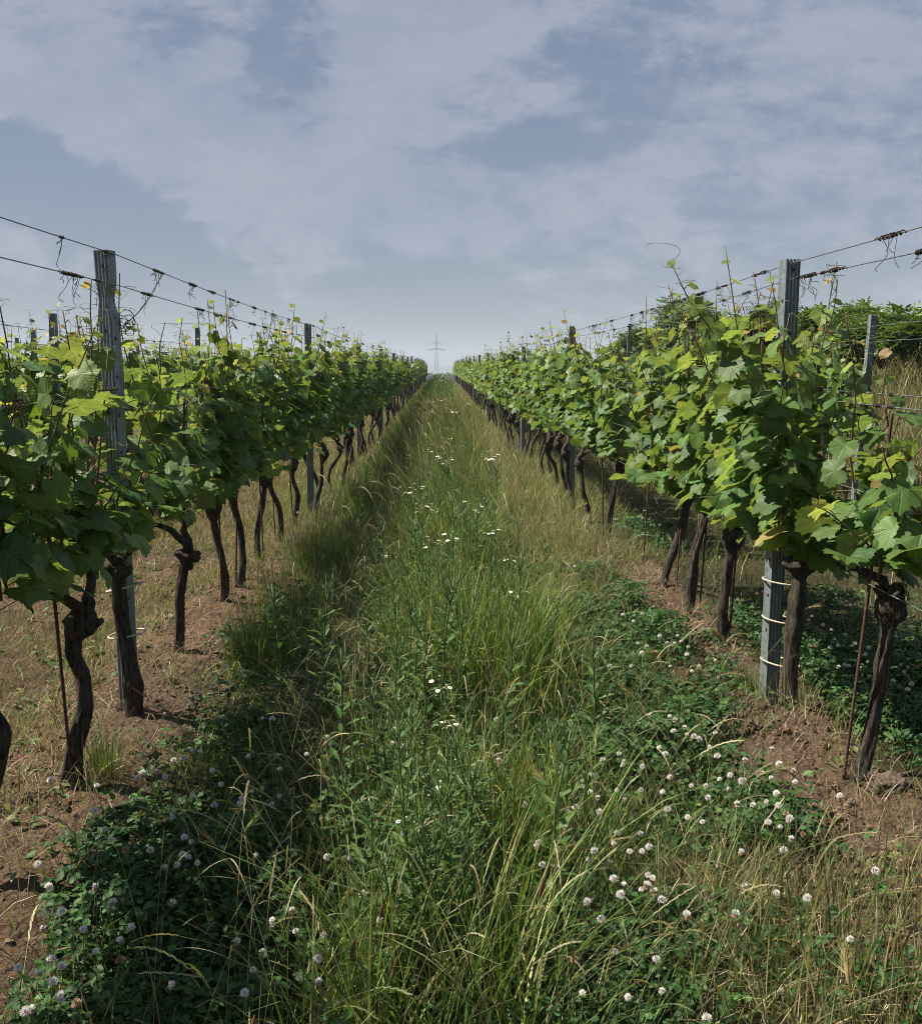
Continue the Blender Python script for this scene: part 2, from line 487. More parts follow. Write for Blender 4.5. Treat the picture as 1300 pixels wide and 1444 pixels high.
def metal_mat(name, c1, c2, rough=.5, metal=.55, streak=True):
    m, nt, N, L, out = new_mat(name)
    p = N.new('ShaderNodeBsdfPrincipled'); tc = N.new('ShaderNodeTexCoord')
    mp = N.new('ShaderNodeMapping'); mp.inputs['Scale'].default_value = (40, 40, 3.5 if streak else 40)
    L.new(tc.outputs['Object'], mp.inputs[0])
    n1 = N.new('ShaderNodeTexNoise'); n1.inputs['Detail'].default_value = 6; n1.inputs['Scale'].default_value = 1.2
    L.new(mp.outputs[0], n1.inputs['Vector'])
    n2 = N.new('ShaderNodeTexNoise'); n2.inputs['Detail'].default_value = 5; n2.inputs['Scale'].default_value = 55
    L.new(tc.outputs['Object'], n2.inputs['Vector'])
    ad = N.new('ShaderNodeMath'); ad.operation = 'MULTIPLY_ADD'; L.new(n2.outputs[0], ad.inputs[0]); ad.inputs[1].default_value = .4
    sc = N.new('ShaderNodeMath'); sc.operation = 'MULTIPLY'; L.new(n1.outputs[0], sc.inputs[0]); sc.inputs[1].default_value = .6
    L.new(sc.outputs[0], ad.inputs[2])
    r = N.new('ShaderNodeValToRGB'); L.new(ad.outputs[0], r.inputs[0])
    r.color_ramp.elements[0].position = .36; r.color_ramp.elements[0].color = (*c1, 1)
    r.color_ramp.elements[1].position = .64; r.color_ramp.elements[1].color = (*c2, 1)
    n3 = N.new('ShaderNodeTexNoise'); n3.inputs['Detail'].default_value = 7; n3.inputs['Scale'].default_value = 9; n3.inputs['Roughness'].default_value = .7
    L.new(tc.outputs['Object'], n3.inputs['Vector'])
    rm = N.new('ShaderNodeMapRange'); L.new(n3.outputs[0], rm.inputs[0])
    for i_, v_ in zip((1, 2, 3, 4), (.56, .74, 0, .75)): rm.inputs[i_].default_value = v_
    mxr = N.new('ShaderNodeMixRGB'); L.new(rm.outputs[0], mxr.inputs[0]); L.new(r.outputs[0], mxr.inputs[1]); mxr.inputs[2].default_value = (.11, .085, .06, 1)
    L.new(mxr.outputs[0], p.inputs['Base Color'])
    p.inputs['Metallic'].default_value = metal
    mr = N.new('ShaderNodeMapRange'); L.new(n2.outputs[0], mr.inputs[0]); mr.inputs[3].default_value = rough - .1; mr.inputs[4].default_value = rough + .2
    L.new(mr.outputs[0], p.inputs['Roughness'])
    b = N.new('ShaderNodeBump'); b.inputs['Strength'].default_value = .15; b.inputs['Distance'].default_value = .002
    L.new(n2.outputs[0], b.inputs['Height']); L.new(b.outputs[0], p.inputs['Normal'])
    L.new(p.outputs[0], out.inputs[0])
    return m


def ground_mat():
    m, nt, N, L, out = new_mat('soil_and_turf')
    p = N.new('ShaderNodeBsdfPrincipled'); a = attr(N, 'tint')
    geo = N.new('ShaderNodeNewGeometry')
    def nz(s, d, r=.6):
        n = N.new('ShaderNodeTexNoise'); n.inputs['Scale'].default_value = s; n.inputs['Detail'].default_value = d; n.inputs['Roughness'].default_value = r
        L.new(geo.outputs['Position'], n.inputs['Vector']); return n
    n1 = nz(9, 9, .7); n2 = nz(80, 6, .7)
    vo = N.new('ShaderNodeTexVoronoi'); vo.inputs['Scale'].default_value = 45; L.new(geo.outputs['Position'], vo.inputs['Vector'])
    mr = N.new('ShaderNodeMapRange'); L.new(n1.outputs[0], mr.inputs[0])
    for i, v in zip((1, 2, 3, 4), (.28, .72, .6, 1.35)): mr.inputs[i].default_value = v
    h = N.new('ShaderNodeHueSaturation'); L.new(a.outputs['Color'], h.inputs['Color']); L.new(mr.outputs[0], h.inputs['Value'])
    mr2 = N.new('ShaderNodeMapRange'); L.new(n2.outputs[0], mr2.inputs[0])
    for i, v in zip((1, 2, 3, 4), (.3, .7, .7, 1.3)): mr2.inputs[i].default_value = v
    h2 = N.new('ShaderNodeHueSaturation'); L.new(h.outputs[0], h2.inputs['Color']); L.new(mr2.outputs[0], h2.inputs['Value'])
    L.new(h2.outputs[0], p.inputs['Base Color'])
    p.inputs['Roughness'].default_value = .95; p.inputs['Specular IOR Level'].default_value = .1
    ad = N.new('ShaderNodeMath'); ad.operation = 'ADD'; L.new(n1.outputs[0], ad.inputs[0]); L.new(vo.outputs['Distance'], ad.inputs[1])
    ad2 = N.new('ShaderNodeMath'); ad2.operation = 'ADD'; L.new(ad.outputs[0], ad2.inputs[0]); L.new(n2.outputs[0], ad2.inputs[1])
    b = N.new('ShaderNodeBump'); b.inputs['Strength'].default_value = .9; b.inputs['Distance'].default_value = .03
    L.new(ad2.outputs[0], b.inputs['Height']); L.new(b.outputs[0], p.inputs['Normal'])
    L.new(p.outputs[0], out.inputs[0])
    return m


M_VLEAF = leaf_mat('vine_leaf', .52, .42, True, .42, back=.35)
M_VLEAF_FAR = leaf_mat('vine_leaf_distant', .5, .40, False, .4, back=.3)
M_SHOOT = tint_mat('shoot_bark', .6)
M_BARK = bark_mat('old_vine_bark', (.010, .008, .006), (.115, .092, .068))
M_TREEBARK = bark_mat('tree_bark', (.03, .025, .02), (.12, .1, .08), .5)
M_GRASS = leaf_mat('grass_blade', .55, .30, False, .35, tr_col=(1.3, 1.25, .55))
M_CLOVER = leaf_mat('clover_leaf', .55, .22, False, .22, tr_col=(1.2, 1.3, .5))
M_TREELEAF = leaf_mat('tree_leaf', .5, .25, False, .4)
M_PETAL = tint_mat('petal', .7, .25, .2)
M_STEM = tint_mat('green_stem', .6, 0, .3)
M_STEEL = metal_mat('galvanised_steel', (.14, .175, .185), (.29, .335, .345), .5, .5)
M_WIRE = metal_mat('wire_steel', (.10, .10, .10), (.26, .27, .28), .45, .7, False)
M_RUST = metal_mat('rusty_iron', (.030, .017, .012), (.11, .055, .035), .85, .1, False)
M_DEAD = tint_mat('dead_tendril', .9)
M_TIE = tint_mat('rubber_tie', .7)
M_SOIL = tint_mat('soil_crumb', .95, 0, .1, 90)
M_GROUND = ground_mat()
M_PYLON = metal_mat('pylon_steel', (.16, .17, .18), (.25, .26, .27), .6, .4, False)

# ------------------------------------------------------------------ ground
ROW_L, ROW_R, PITCH_ROW, ROW_END = -1.39, 1.52, 2.88, 97.0
LEFT_ROWS = [ROW_L - PITCH_ROW * k for k in range(0, 8)]
RIGHT_ROWS = [ROW_R, ROW_R + PITCH_ROW]


def row_dist(x):
    d = np.full(np.shape(x), 99.0)
    for r in LEFT_ROWS + RIGHT_ROWS: d = np.minimum(d, np.abs(x - r))
    return d


def gz(x, y):
    """smooth terrain height"""
    x = np.asarray(x, float); y = np.asarray(y, float)
    z = 0.45 * ss(15, 85, y) - 9.0 * ss(100, 420, y)
    d = row_dist(x)
    near = 1 - ss(100, 130, y)
    z = z - 0.075 * ss(0.12, 0.62, d) * near * (x < 6)
    z = z + 1.25 * ss(5.4, 8.4, x) * ss(3, 9, y) * (1 - ss(95, 200, y)) + .5 * ss(9, 30, x) * near
    # heaped soil by the nearest vines of the right-hand row
    z = z + 0.07 * np.exp(-((x - 1.50) / .24) ** 2 - ((y - 3.72) / .3) ** 2) + 0.05 * np.exp(-((x - 1.72) / .13) ** 2 - ((y - 3.2) / .14) ** 2)
    z = z + 0.10 * np.exp(-((x - 1.53) / .12) ** 2 - ((y - 5.38) / .16) ** 2) + .05 * np.exp(-((x - 1.45) / .3) ** 2 - ((y - 6.3) / .7) ** 2)
    return z


def soil_w(x, y):
    """1 where the ground is bare soil (under the rows), 0 in the green alleys"""
    x = np.asarray(x, float); y = np.asarray(y, float)
    n = fbm(x * 2.3, y * 1.6, 3, 5) - .5
    dl = x - ROW_L; dr = x - ROW_R
    left = (1 - ss(.18, .46, dl + n * .5)) * ss(-.75, -.3, dl + n * .6)
    leftout = .75 * (1 - ss(-.5, -.2, dl)) * ss(-2.2, -1.4, dl) * ss(.4, .6, fbm(x * 1.5, y * 1.2, 3, 9))
    right = ss(-.44, -.22, dr + n * .6 + .17 * np.exp(-((y - 3.4) / .55) ** 2)) * (1 - ss(.06, .24, dr + n * .5)) * (.35 + .65 * ss(.38, .5, fbm(x * 2.1, y * 1.3, 3, 19) + .25 * np.exp(-((y - 3.5) / .5) ** 2) + .2 * np.exp(-((y - 5.9) / .7) ** 2)))
    oth = 1 - ss(.2, .5, row_dist(x) + n * .4)
    w = np.where(x < ROW_L - .8, np.maximum(oth * .9, leftout), np.where(x > ROW_R + .8, oth * .9 * (x < 5.5), np.maximum(np.maximum(left, leftout), right)))
    # bottom right corner: soil comes into the alley
    w = np.maximum(w, ss(.62, .95, x + n * .5) * (1 - ss(2.4, 3.1, y + n * .6)) * (x < 1.9))
    w = w * (1 - .8 * ss(6.5, 10.5, y + np.where(x < 0, -1.2, 0)) * (np.abs(x) < 1.9))
    return np.clip(w, 0, 1)


def axis(lo, hi, fine_lo, fine_hi, step, grow):
    a = list(np.arange(fine_lo, fine_hi, step))
    s = step; x = a[-1]
    while x < hi:
        s *= grow; x += s; a.append(x)
    s = step; x = a[0]; pre = []
    while x > lo:
        s *= grow; x -= s; pre.append(x)
    return np.array(pre[::-1] + a)


def build_ground():
    X = axis(-9000, 9000, -2.9, 2.9, .018, 1.07)
    Y = axis(-60, 9000, 1.75, 8.0, .02, 1.035)
    gx, gy = np.meshgrid(X, Y)
    z = gz(gx, gy)
    s = soil_w(gx, gy)
    near = 1 - ss(10, 22, gy)
    rid = 1 - np.abs(fbm(gx * 7, gy * 7, 3, 21) * 2 - 1)
    z = z + near * (s * (.05 * (fbm(gx * 5, gy * 5, 3, 31) - .5) + .035 * (rid - .7) + .038 * (fbm(gx * 24, gy * 24, 4, 41, .6) - .5)) + .02 * (fbm(gx * 8, gy * 8, 2, 3) - .5))
    n = fbm(gx * 1.2, gy * 1.2, 4, 61)[..., None]; n2 = fbm(gx * 14, gy * 14, 3, 71)[..., None]
    n3 = fbm(gx * 3.1, gy * 3.1, 4, 77)[..., None]
    soil = np.array([.138, .093, .065]) * (.62 + .76 * n2) * (.75 + .5 * n3) * (1 + (n - .5) * np.array([.25, .05, -.2]))
    turf = np.array([.03, .036, .014]) * (1 - n) * 1.2 + np.array([.075, .062, .034]) * n
    field = np.array([.07, .085, .035]) * (1.3 - .6 * n)
    lf = (ss(-.45, -.8, gx - ROW_L) * (gy < 30))[..., None]
    turf = turf * (1 - lf) + np.array([.105, .075, .046]) * (.7 + .6 * n2) * lf
    c = soil * s[..., None] + turf * (1 - s[..., None])
    f = ss(98, 140, gy)[..., None]
    c = c * (1 - f) + field * f
    V = np.stack([gx, gy, z], -1).reshape(-1, 3)
    ny, nx = gx.shape
    i = np.arange(ny - 1)[:, None] * nx + np.arange(nx - 1)[None]
    Q = np.stack([i, i + 1, i + nx + 1, i + nx], -1).reshape(-1, 4)
    a = Acc(); a.add(V, None, Q, c.reshape(-1, 3))
    o = a.build('ground', M_GROUND); tag(o, kind='structure')


build_ground()

# far blue hills and the plain's dark tree patches


def build_hills():
    a = Acc()
    xs = np.linspace(-7000, 7000, 220); ds = np.linspace(5200, 8000, 14)
    gx, gy = np.meshgrid(xs, ds)
    prof = (np.sin((gy - 5200) / 2800 * pi)) ** .7
    z = -9 + prof * (40 + 40 * fbm(gx / 1800 + 3, gy / 1800, 4, 81))
    V = np.stack([gx, gy, z], -1).reshape(-1, 3); ny, nx = gx.shape
    i = np.arange(ny - 1)[:, None] * nx + np.arange(nx - 1)[None]
    Q = np.stack([i, i + 1, i + nx + 1, i + nx], -1).reshape(-1, 4)
    a.add(V, None, Q, np.array([.05, .07, .04]))
    tag(a.build('hills', M_SOIL), kind='structure')


build_hills()

# ------------------------------------------------------------------ vine leaves


def vine_leaf(n, seed, ring=True):
    r = np.random.default_rng(seed)
    ctl_t = np.radians([0, 16, 33, 54, 76, 95, 116, 140, 160, 173, 180])
    ctl_r = np.array([1.02, .88, .76, .92, .82, .72, .78, .72, .60, .36, .16])
    ctl_r = ctl_r * (1 + r.normal(0, .05, len(ctl_r)))
    th = np.linspace(-pi, pi, n, endpoint=False) + pi / n
    rad = np.interp(np.abs(th), ctl_t, ctl_r)
    if n >= 20: rad *= 1 + .06 * np.where(np.arange(n) % 2 == 0, 1, -1) * r.uniform(.5, 1.3, n)
    ring2 = np.stack([rad * np.sin(th), rad * np.cos(th)], 1)
    pts = [np.zeros((1, 2))]
    if ring: pts.append(ring2 * .52)
    pts.append(ring2)
    P = np.concatenate(pts)
    x, y = P[:, 0], P[:, 1]
    rr = np.hypot(x, y); ang = np.arctan2(x, y)
    fold = r.uniform(-.08, .42); droop = r.uniform(.05, .42)
    z = fold * np.abs(x) - droop * rr ** 2 * (.6 + .4 * np.cos(ang)) + .055 * np.sin(5 * ang + r.uniform(0, 6)) * rr ** 1.5 + r.uniform(-.1, .1) * x
    V = np.stack([x, y, z], 1)
    j = np.arange(n); k = (j + 1) % n
    T = np.stack([np.zeros(n, int), 1 + k, 1 + j], 1)
    Q = np.stack([1 + j, 1 + k, 1 + n + k, 1 + n + j], 1) if ring else None
    return V, T, Q


LEAF0 = [vine_leaf(38, 100 + i) for i in range(8)]
LEAF1 = [vine_leaf(18, 200 + i) for i in range(6)]
LEAF2 = [vine_leaf(8, 300 + i, False) for i in range(4)]
LEAVES = {0: LEAF0, 1: LEAF1, 2: LEAF2}


def vine_foliage(rng, lod, top=1.5, full=1.0, spread=.12, tall=.38, low=.72, thin=(), base=.76, xb=0.0):
    """returns (shoots Acc, foliage Acc) for one vine standing at the origin, its row running along y"""
    fol, sh = Acc(), Acc()
    ns = {0: 13, 1: 11, 2: 7}[lod]
    step = {0: .060, 1: .074, 2: .10}[lod]
    loc, nn, tt, sz, ti = [], [], [], [], []
    def put(p, d, s, young=0.0, flat=0.0):
        loc.append(p); sz.append(s)
        nn.append(d * rng.uniform(.25, .8) + np.array([0, 0, .75]) + rng.normal(0, .34, 3))
        tt.append(d * .8 + np.array([0, 0, rng.uniform(-1.0, -.15) + flat]) + rng.normal(0, .33, 3))
        b = math.exp(rng.normal(0, .2))
        c = np.array([.076, .148, .029]) * (1 - young) + np.array([.17, .23, .042]) * young
        if young > .8 and s < .05 and rng.random() < .22: c = np.array([.25, .18, .05])
        elif rng.random() < .012: c = np.array([.2, .17, .05])
        elif rng.random() < .25: c = c * np.array([.75, .9, 1.3])
        ti.append(c * b)
    for k in range(ns):
        y0 = (k + .5) / ns * .96 - .48 + rng.normal(0, .03)
        b = np.array([rng.normal(xb, .035), y0, base + rng.uniform(-.03, .1)])
        u = rng.random()
        H = top + rng.normal(0, .09) - b[2]
        if u < tall: H = min(rng.uniform(top + .15, top + .45), 2.1) - b[2]
        elif u > .78: H *= rng.uniform(.5, .8)
        lx, ly = rng.normal(0, spread), rng.normal(0, .10)
        m = 9
        t = np.linspace(0, 1, m)
        wob = np.cumsum(rng.normal(0, .012, (m, 2)), axis=0)
        P = np.stack([b[0] + lx * t ** 1.4 + wob[:, 0], b[1] + ly * t + wob[:, 1], b[2] + H * t - .05 * abs(lx) * t ** 3], 1)
        if lod < 2 or u < tall:
            c0 = np.array([.12, .07, .04]) if rng.random() < .6 else np.array([.10, .12, .04])
            tube(sh, P, np.linspace(.0052, .0022, m) * (1.5 if lod == 2 else 1), 5 if lod == 0 else 3, c0)
        q = .02; side = 1
        while q < H:
            f = q / H
            p = np.array([np.interp(f, t, P[:, i]) for i in range(3)])
            az = rng.uniform(-1.15, 1.15) + (0 if side > 0 else pi)
            d = np.array([math.cos(az), math.sin(az), 0])
            z = p[2]
            free = ss(top - .05, top + .2, z)
            s = .081 * (1 - .60 * ss(.6, 1.0, f)) * rng.uniform(.72, 1.15) * (1 - .22 * free)
            if lod == 2: s *= 1.35
            elif lod == 1: s *= 1.1
            pl = rng.uniform(.05, .11) * (s / .095)
            e = p + d * pl + np.array([0, 0, pl * rng.uniform(.1, .6)])
            young = float(ss(.55, 1.0, f) * .75 + .5 * free * rng.random())
            if not (free > .5 and rng.random() < .18):
                put(e, d, s, min(young, 1), .3 * free)
                if lod == 0: tube(sh, np.array([p, (p + e) / 2 + [0, 0, .008], e]), [.0022, .0018, .0015], 3, (.13, .10, .035), cap=False)
            if f < .72 and rng.random() < .42 * full:
                d2 = nrm(d + rng.normal(0, .5, 3)); p2 = p + d2 * rng.uniform(.05, .17) + np.array([0, rng.normal(0, .05), rng.normal(-.01, .05)])
                put(p2, d2, s * rng.uniform(.55, .95), young * .6 + .12 * rng.random())
            side = -side; q += step * rng.uniform(.8, 1.2) * (1 + .45 * free)
        if lod < 2 and (u < tall or rng.random() < .3):
            for _ in range(rng.integers(1, 4)):   # tendrils
                f = rng.uniform(.75, 1); p = np.array([np.interp(f, t, P[:, i]) for i in range(3)])
                a = rng.uniform(0, 6.28); s = np.linspace(0, 1, 8)
                L = rng.uniform(.07, .16); cu = rng.uniform(1.5, 5) * rng.choice([-1, 1])
                r = s * L * (1 - .4 * s)
                tube(sh, p + np.stack([np.cos(a + cu * s ** 2) * r, np.sin(a + cu * s ** 2) * r, L * .7 * s - .04 * s ** 3], 1), .0011, 3, (.14, .13, .05), cap=False)
    nl = int({0: 24, 1: 20, 2: 10}[lod] * full)
    for _ in range(nl):      # leaves hanging round the head of the trunk
        a = rng.uniform(0, 6.28); d = np.array([math.cos(a), math.sin(a), 0])
        p = np.array([rng.normal(0, .10), rng.uniform(-.42, .42), rng.uniform(low, max(.92, low + .18))]) + d * .09
        put(p, d, .088 * rng.uniform(.6, 1.15) * (1.35 if lod == 2 else 1), .15 * rng.random())
    loc, nn, tt, sz, ti = (np.array(q) for q in (loc, nn, tt, sz, ti))
    for x0, y0, y1, z0, pr in thin:      # weak spots in the crown
        k = ~((loc[:, 0] > x0) & (loc[:, 1] > y0) & (loc[:, 1] < y1) & (loc[:, 2] > z0) & (rng.random(len(loc)) < pr))
        loc, nn, tt, sz, ti = (q[k] for q in (loc, nn, tt, sz, ti))
    M = frames(nn, tt) * sz[:, None, None]
    which = rng.integers(0, len(LEAVES[lod]), len(loc))
    for i, pr in enumerate(LEAVES[lod]):
        w = which == i
        fol.stamp(pr, M[w], loc[w], ti[w], rng.random(w.sum()))
    return sh, fol


def vine_trunk(rng, lod, path=None, r0=.034, head=.055):
    """gnarled trunk from the ground to its swollen head and the two short arms at the wire"""
    a = Acc()
    if path is None:
        lx, ly = rng.normal(0, .075), rng.normal(0, .10)
        H = rng.uniform(.60, .72)
        s = rng.uniform(-.07, .07, 2)
        path = [(0, 0, -.06), (s[0] * .7, s[1] * .7, .15), (s[0] + lx * .4, s[1] + ly * .4, .32), (lx * .8 - s[0] * .7, ly * .8, .50), (lx, ly, H)]
    path = np.array(path, float)
    n, sd = {0: (64, 26), 1: (16, 9), 2: (7, 5)}[lod]
    t = np.linspace(0, 1, len(path)); tq = np.linspace(0, 1, n)
    # Catmull-like smoothing through the points
    P = np.stack([np.interp(tq, t, path[:, i]) for i in range(3)], 1)
    for _ in range(max(1, n // 11)):
        P[1:-1] = (P[:-2] + 2 * P[1:-1] + P[2:]) / 4
    knots = rng.uniform(.1, .85, 3); ks = rng.uniform(.04, .16, 3)
    R = .66 * r0 * (1.18 - .35 * tq + .1 * np.sin(tq * 9 + rng.uniform(0, 6)))
    for kx, kv in zip(knots, ks): R = R * (1 + kv * np.exp(-((tq - kx) / .05) ** 2))
    R = R * (1 - ss(.78, .92, tq)) + ss(.78, .92, tq) * head * (1 - .45 * ss(.95, 1, tq)) + .018 * np.exp(-(tq / .05) ** 2)
    ph = rng.uniform(0, 6, 6); tw = rng.uniform(-4, 4)
    def rough(tt, th):
        th = th + tw * tt
        g = 1 + .10 * np.sin(3 * th + ph[0] + 2 * tt) + .08 * np.sin(5 * th + ph[1] - 3 * tt)
        if lod == 0:
            g = g + .05 * np.sin(13 * th + ph[2] + 4 * np.sin(tt * 7)) * (.4 + fbm(th + 3, tt * 9, 2, 27)) + .26 * (fbm(th * 3.2 + 20, tt * 16, 4, 7, .62) - .5)
            g = g + ss(.75, .9, tt) * .42 * (fbm(th * 1.7 + 40, tt * 30, 2, 17) - .5)
        return g
    tube(a, P, R, sd, (1, 1, 1), rough)
    hd = P[-1]
    for s in (-1, 1):
        if lod == 2 and s > 0: continue
        L = rng.uniform(.18, .42)
        q = np.linspace(0, 1, 8 if lod < 2 else 4)
        A = np.stack([hd[0] * (1 - q) + rng.normal(0, .01, len(q)), hd[1] + s * L * q, hd[2] - .02 + (.78 - hd[2]) * q ** .7 + .03 * np.sin(q * pi)], 1)
        tube(a, A, np.linspace(.022, .009, len(q)), 8 if lod == 0 else 4, (1, 1, 1), (lambda tt, th: 1 + .15 * np.sin(3 * th + 9 * tt)) if lod == 0 else None)
    if lod == 0:     # spurs and knobs on the head
        for _ in range(6):
            d = rng.normal(0, 1, 3); d[2] = abs(d[2]) * 1.1 + .15; d = nrm(d); b = hd - np.array([0, 0, rng.uniform(.0, .10)])
            q = np.linspace(0, 1, 5)[:, None]
            tube(a, b + d * q * rng.uniform(.045, .08), np.linspace(.028, .013, 5) * rng.uniform(.7, 1.1), 8, (1, 1, 1), lambda tt, th: 1 + .2 * np.sin(2 * th + 7 * tt))
    return a


GV_GROUP = {0: 'grapevines in the row on the left of the path', 1: 'grapevines in the row on the right of the path'}


def make_vine(loc, rng, lod, label, group, path=None, rz=0.0, **kw):
    tr_kw = {k: kw.pop(k) for k in ('r0', 'head') if k in kw}
    o = empty('grapevine', loc, label, 'grapevine', group, rz)
    vine_trunk(rng, lod, path, **tr_kw).build('trunk', M_BARK, o)
    sh, fo = vine_foliage(rng, lod, **kw)
    if sh.v: sh.build('shoots', M_SHOOT, o)
    fo.build('foliage', M_VLEAF if lod == 0 else M_VLEAF_FAR, o)
    return o


# near vines: base read off the photo, trunk path as (sideways, along the row, up) offsets
NEAR_L = [  # y, x, path, label, extra
    (1.74, -1.38, None, 'grapevine standing right beside the camera, nearest of the row on the left', dict(top=1.5, spread=.10, low=1.02, base=1.02, full=.7)),
    (2.62, -1.42, [(0, 0, -.06), (.04, .02, .15), (.12, .03, .32), (.165, .03, .47), (.13, 0, .58), (.06, 0, .70)],
     'grapevine with thick dark trunk bulging in from the edge, nearer than the S-bent vine', dict(top=1.50, spread=.14, low=.88, base=.90, full=.8)),
    (3.33, -1.36, [(0, 0, -.06), (.025, 0, .14), (.075, .0, .30), (.075, 0, .42), (.045, 0, .50), (.055, 0, .57), (.10, 0, .66)],
     'grapevine with knotted S-bent trunk and rusty rod, just nearer than the dented post', dict(top=1.50, spread=.16, r0=.040, head=.056, full=.9, low=.74, base=.80, thin=((.0, .12, 9, 1.12, .8),))),
    (4.03, -1.362, [(.02, 0, -.06), (.012, 0, .2), (-.012, 0, .42), (-.02, 0, .6), (-.01, 0, .70)],
     'grapevine with straight trunk strapped to the dented post by a pale band', dict(top=1.46, spread=.15, r0=.044, head=.055, full=.75, low=.80, base=.8, thin=((-.1, -9, .12, 1.0, .72),))),
    (5.00, -1.42, [(0, 0, -.06), (.02, 0, .12), (.025, 0, .3), (.06, 0, .48), (.085, 0, .56)],
     'grapevine with short trunk ending in a round knob, next beyond the dented post', dict(top=1.48, r0=.034, head=.062, low=.74, full=.8)),
    (6.12, -1.46, [(.035, 0, -.06), (.06, 0, .16), (.03, 0, .34), (.0, 0, .5), (-.01, 0, .72)],
     'grapevine with large black bulbous head, second beyond the dented post', dict(top=1.56, r0=.034, head=.064, low=.78, full=.8)),
    (6.53, -1.40, [(0, 0, -.06), (.03, 0, .2), (.02, 0, .42), (-.03, 0, .62), (-.06, 0, .78)],
     'grapevine with trunk leaning back towards the soil side, third beyond the dented post', dict(top=1.60, r0=.034, head=.045, low=.8, full=.8)),
    (7.55, -1.47, [(0, 0, -.06), (.01, 0, .25), (.06, 0, .5), (.09, 0, .7)],
     'grapevine with thin knotty leaning trunk, fourth beyond the dented post', dict(top=1.68, r0=.032, head=.05, tall=.3, full=.85)),
]
NEAR_R = [
    (3.26, 1.53, [(-.03, 0, -.06), (.02, 0, .15), (.05, .02, .35), (.07, .02, .55), (.085, .02, .72)],
     'grapevine with slim trunk leaning right on a heap of loose soil', dict(top=1.26, tall=.12, spread=.17, r0=.035, head=.05, low=.82, base=.82)),
    (3.99, 1.535, [(.0, 0, -.06), (-.005, 0, .2), (.005, 0, .4), (.015, 0, .6), (.02, 0, .72)],
     'grapevine strapped with three pale bands to the straight metal post', dict(top=1.64, spread=.20, tall=.34, r0=.048, head=.075, full=1.7, low=.74, xb=-.09)),
    (5.10, 1.57, [(.01, 0, -.06), (-.01, 0, .2), (.01, 0, .42), (.04, 0, .66)],
     'grapevine with rugged dark trunk, next beyond the banded post', dict(top=1.54, r0=.040, full=.8, head=.064, low=.72)),
    (5.72, 1.53, [(.0, 0, -.06), (.02, 0, .2), (.035, 0, .4), (.09, 0, .62), (.1, 0, .74)],
     'grapevine by a soil clod with upright trunk, second beyond the banded post', dict(top=1.64, tall=.3, r0=.040, full=.85, head=.06, low=.74)),
    (6.40, 1.52, [(.0, 0, -.06), (.04, 0, .15), (.11, 0, .36), (.16, 0, .56), (.18, 0, .72)],
     'grapevine with trunk curving strongly to the right, third beyond the banded post', dict(top=1.60, r0=.036, head=.05, full=.8, tall=.3)),
    (8.6, 1.54, [(.0, 0, -.06), (.02, 0, .2), (.05, 0, .45), (.12, 0, .7)],
     'grapevine standing alone past a gap, fourth beyond the banded post', dict(top=1.68, r0=.036, head=.06, full=.8, tall=.3)),
    (2.22, 1.56, None, 'grapevine nearest the camera in the row on the right, before the slim leaning trunk', dict(top=1.28, tall=.1, spread=.08, low=.85, base=.84, full=.7)),
]


def gzf(x, y): return float(gz(x, y))


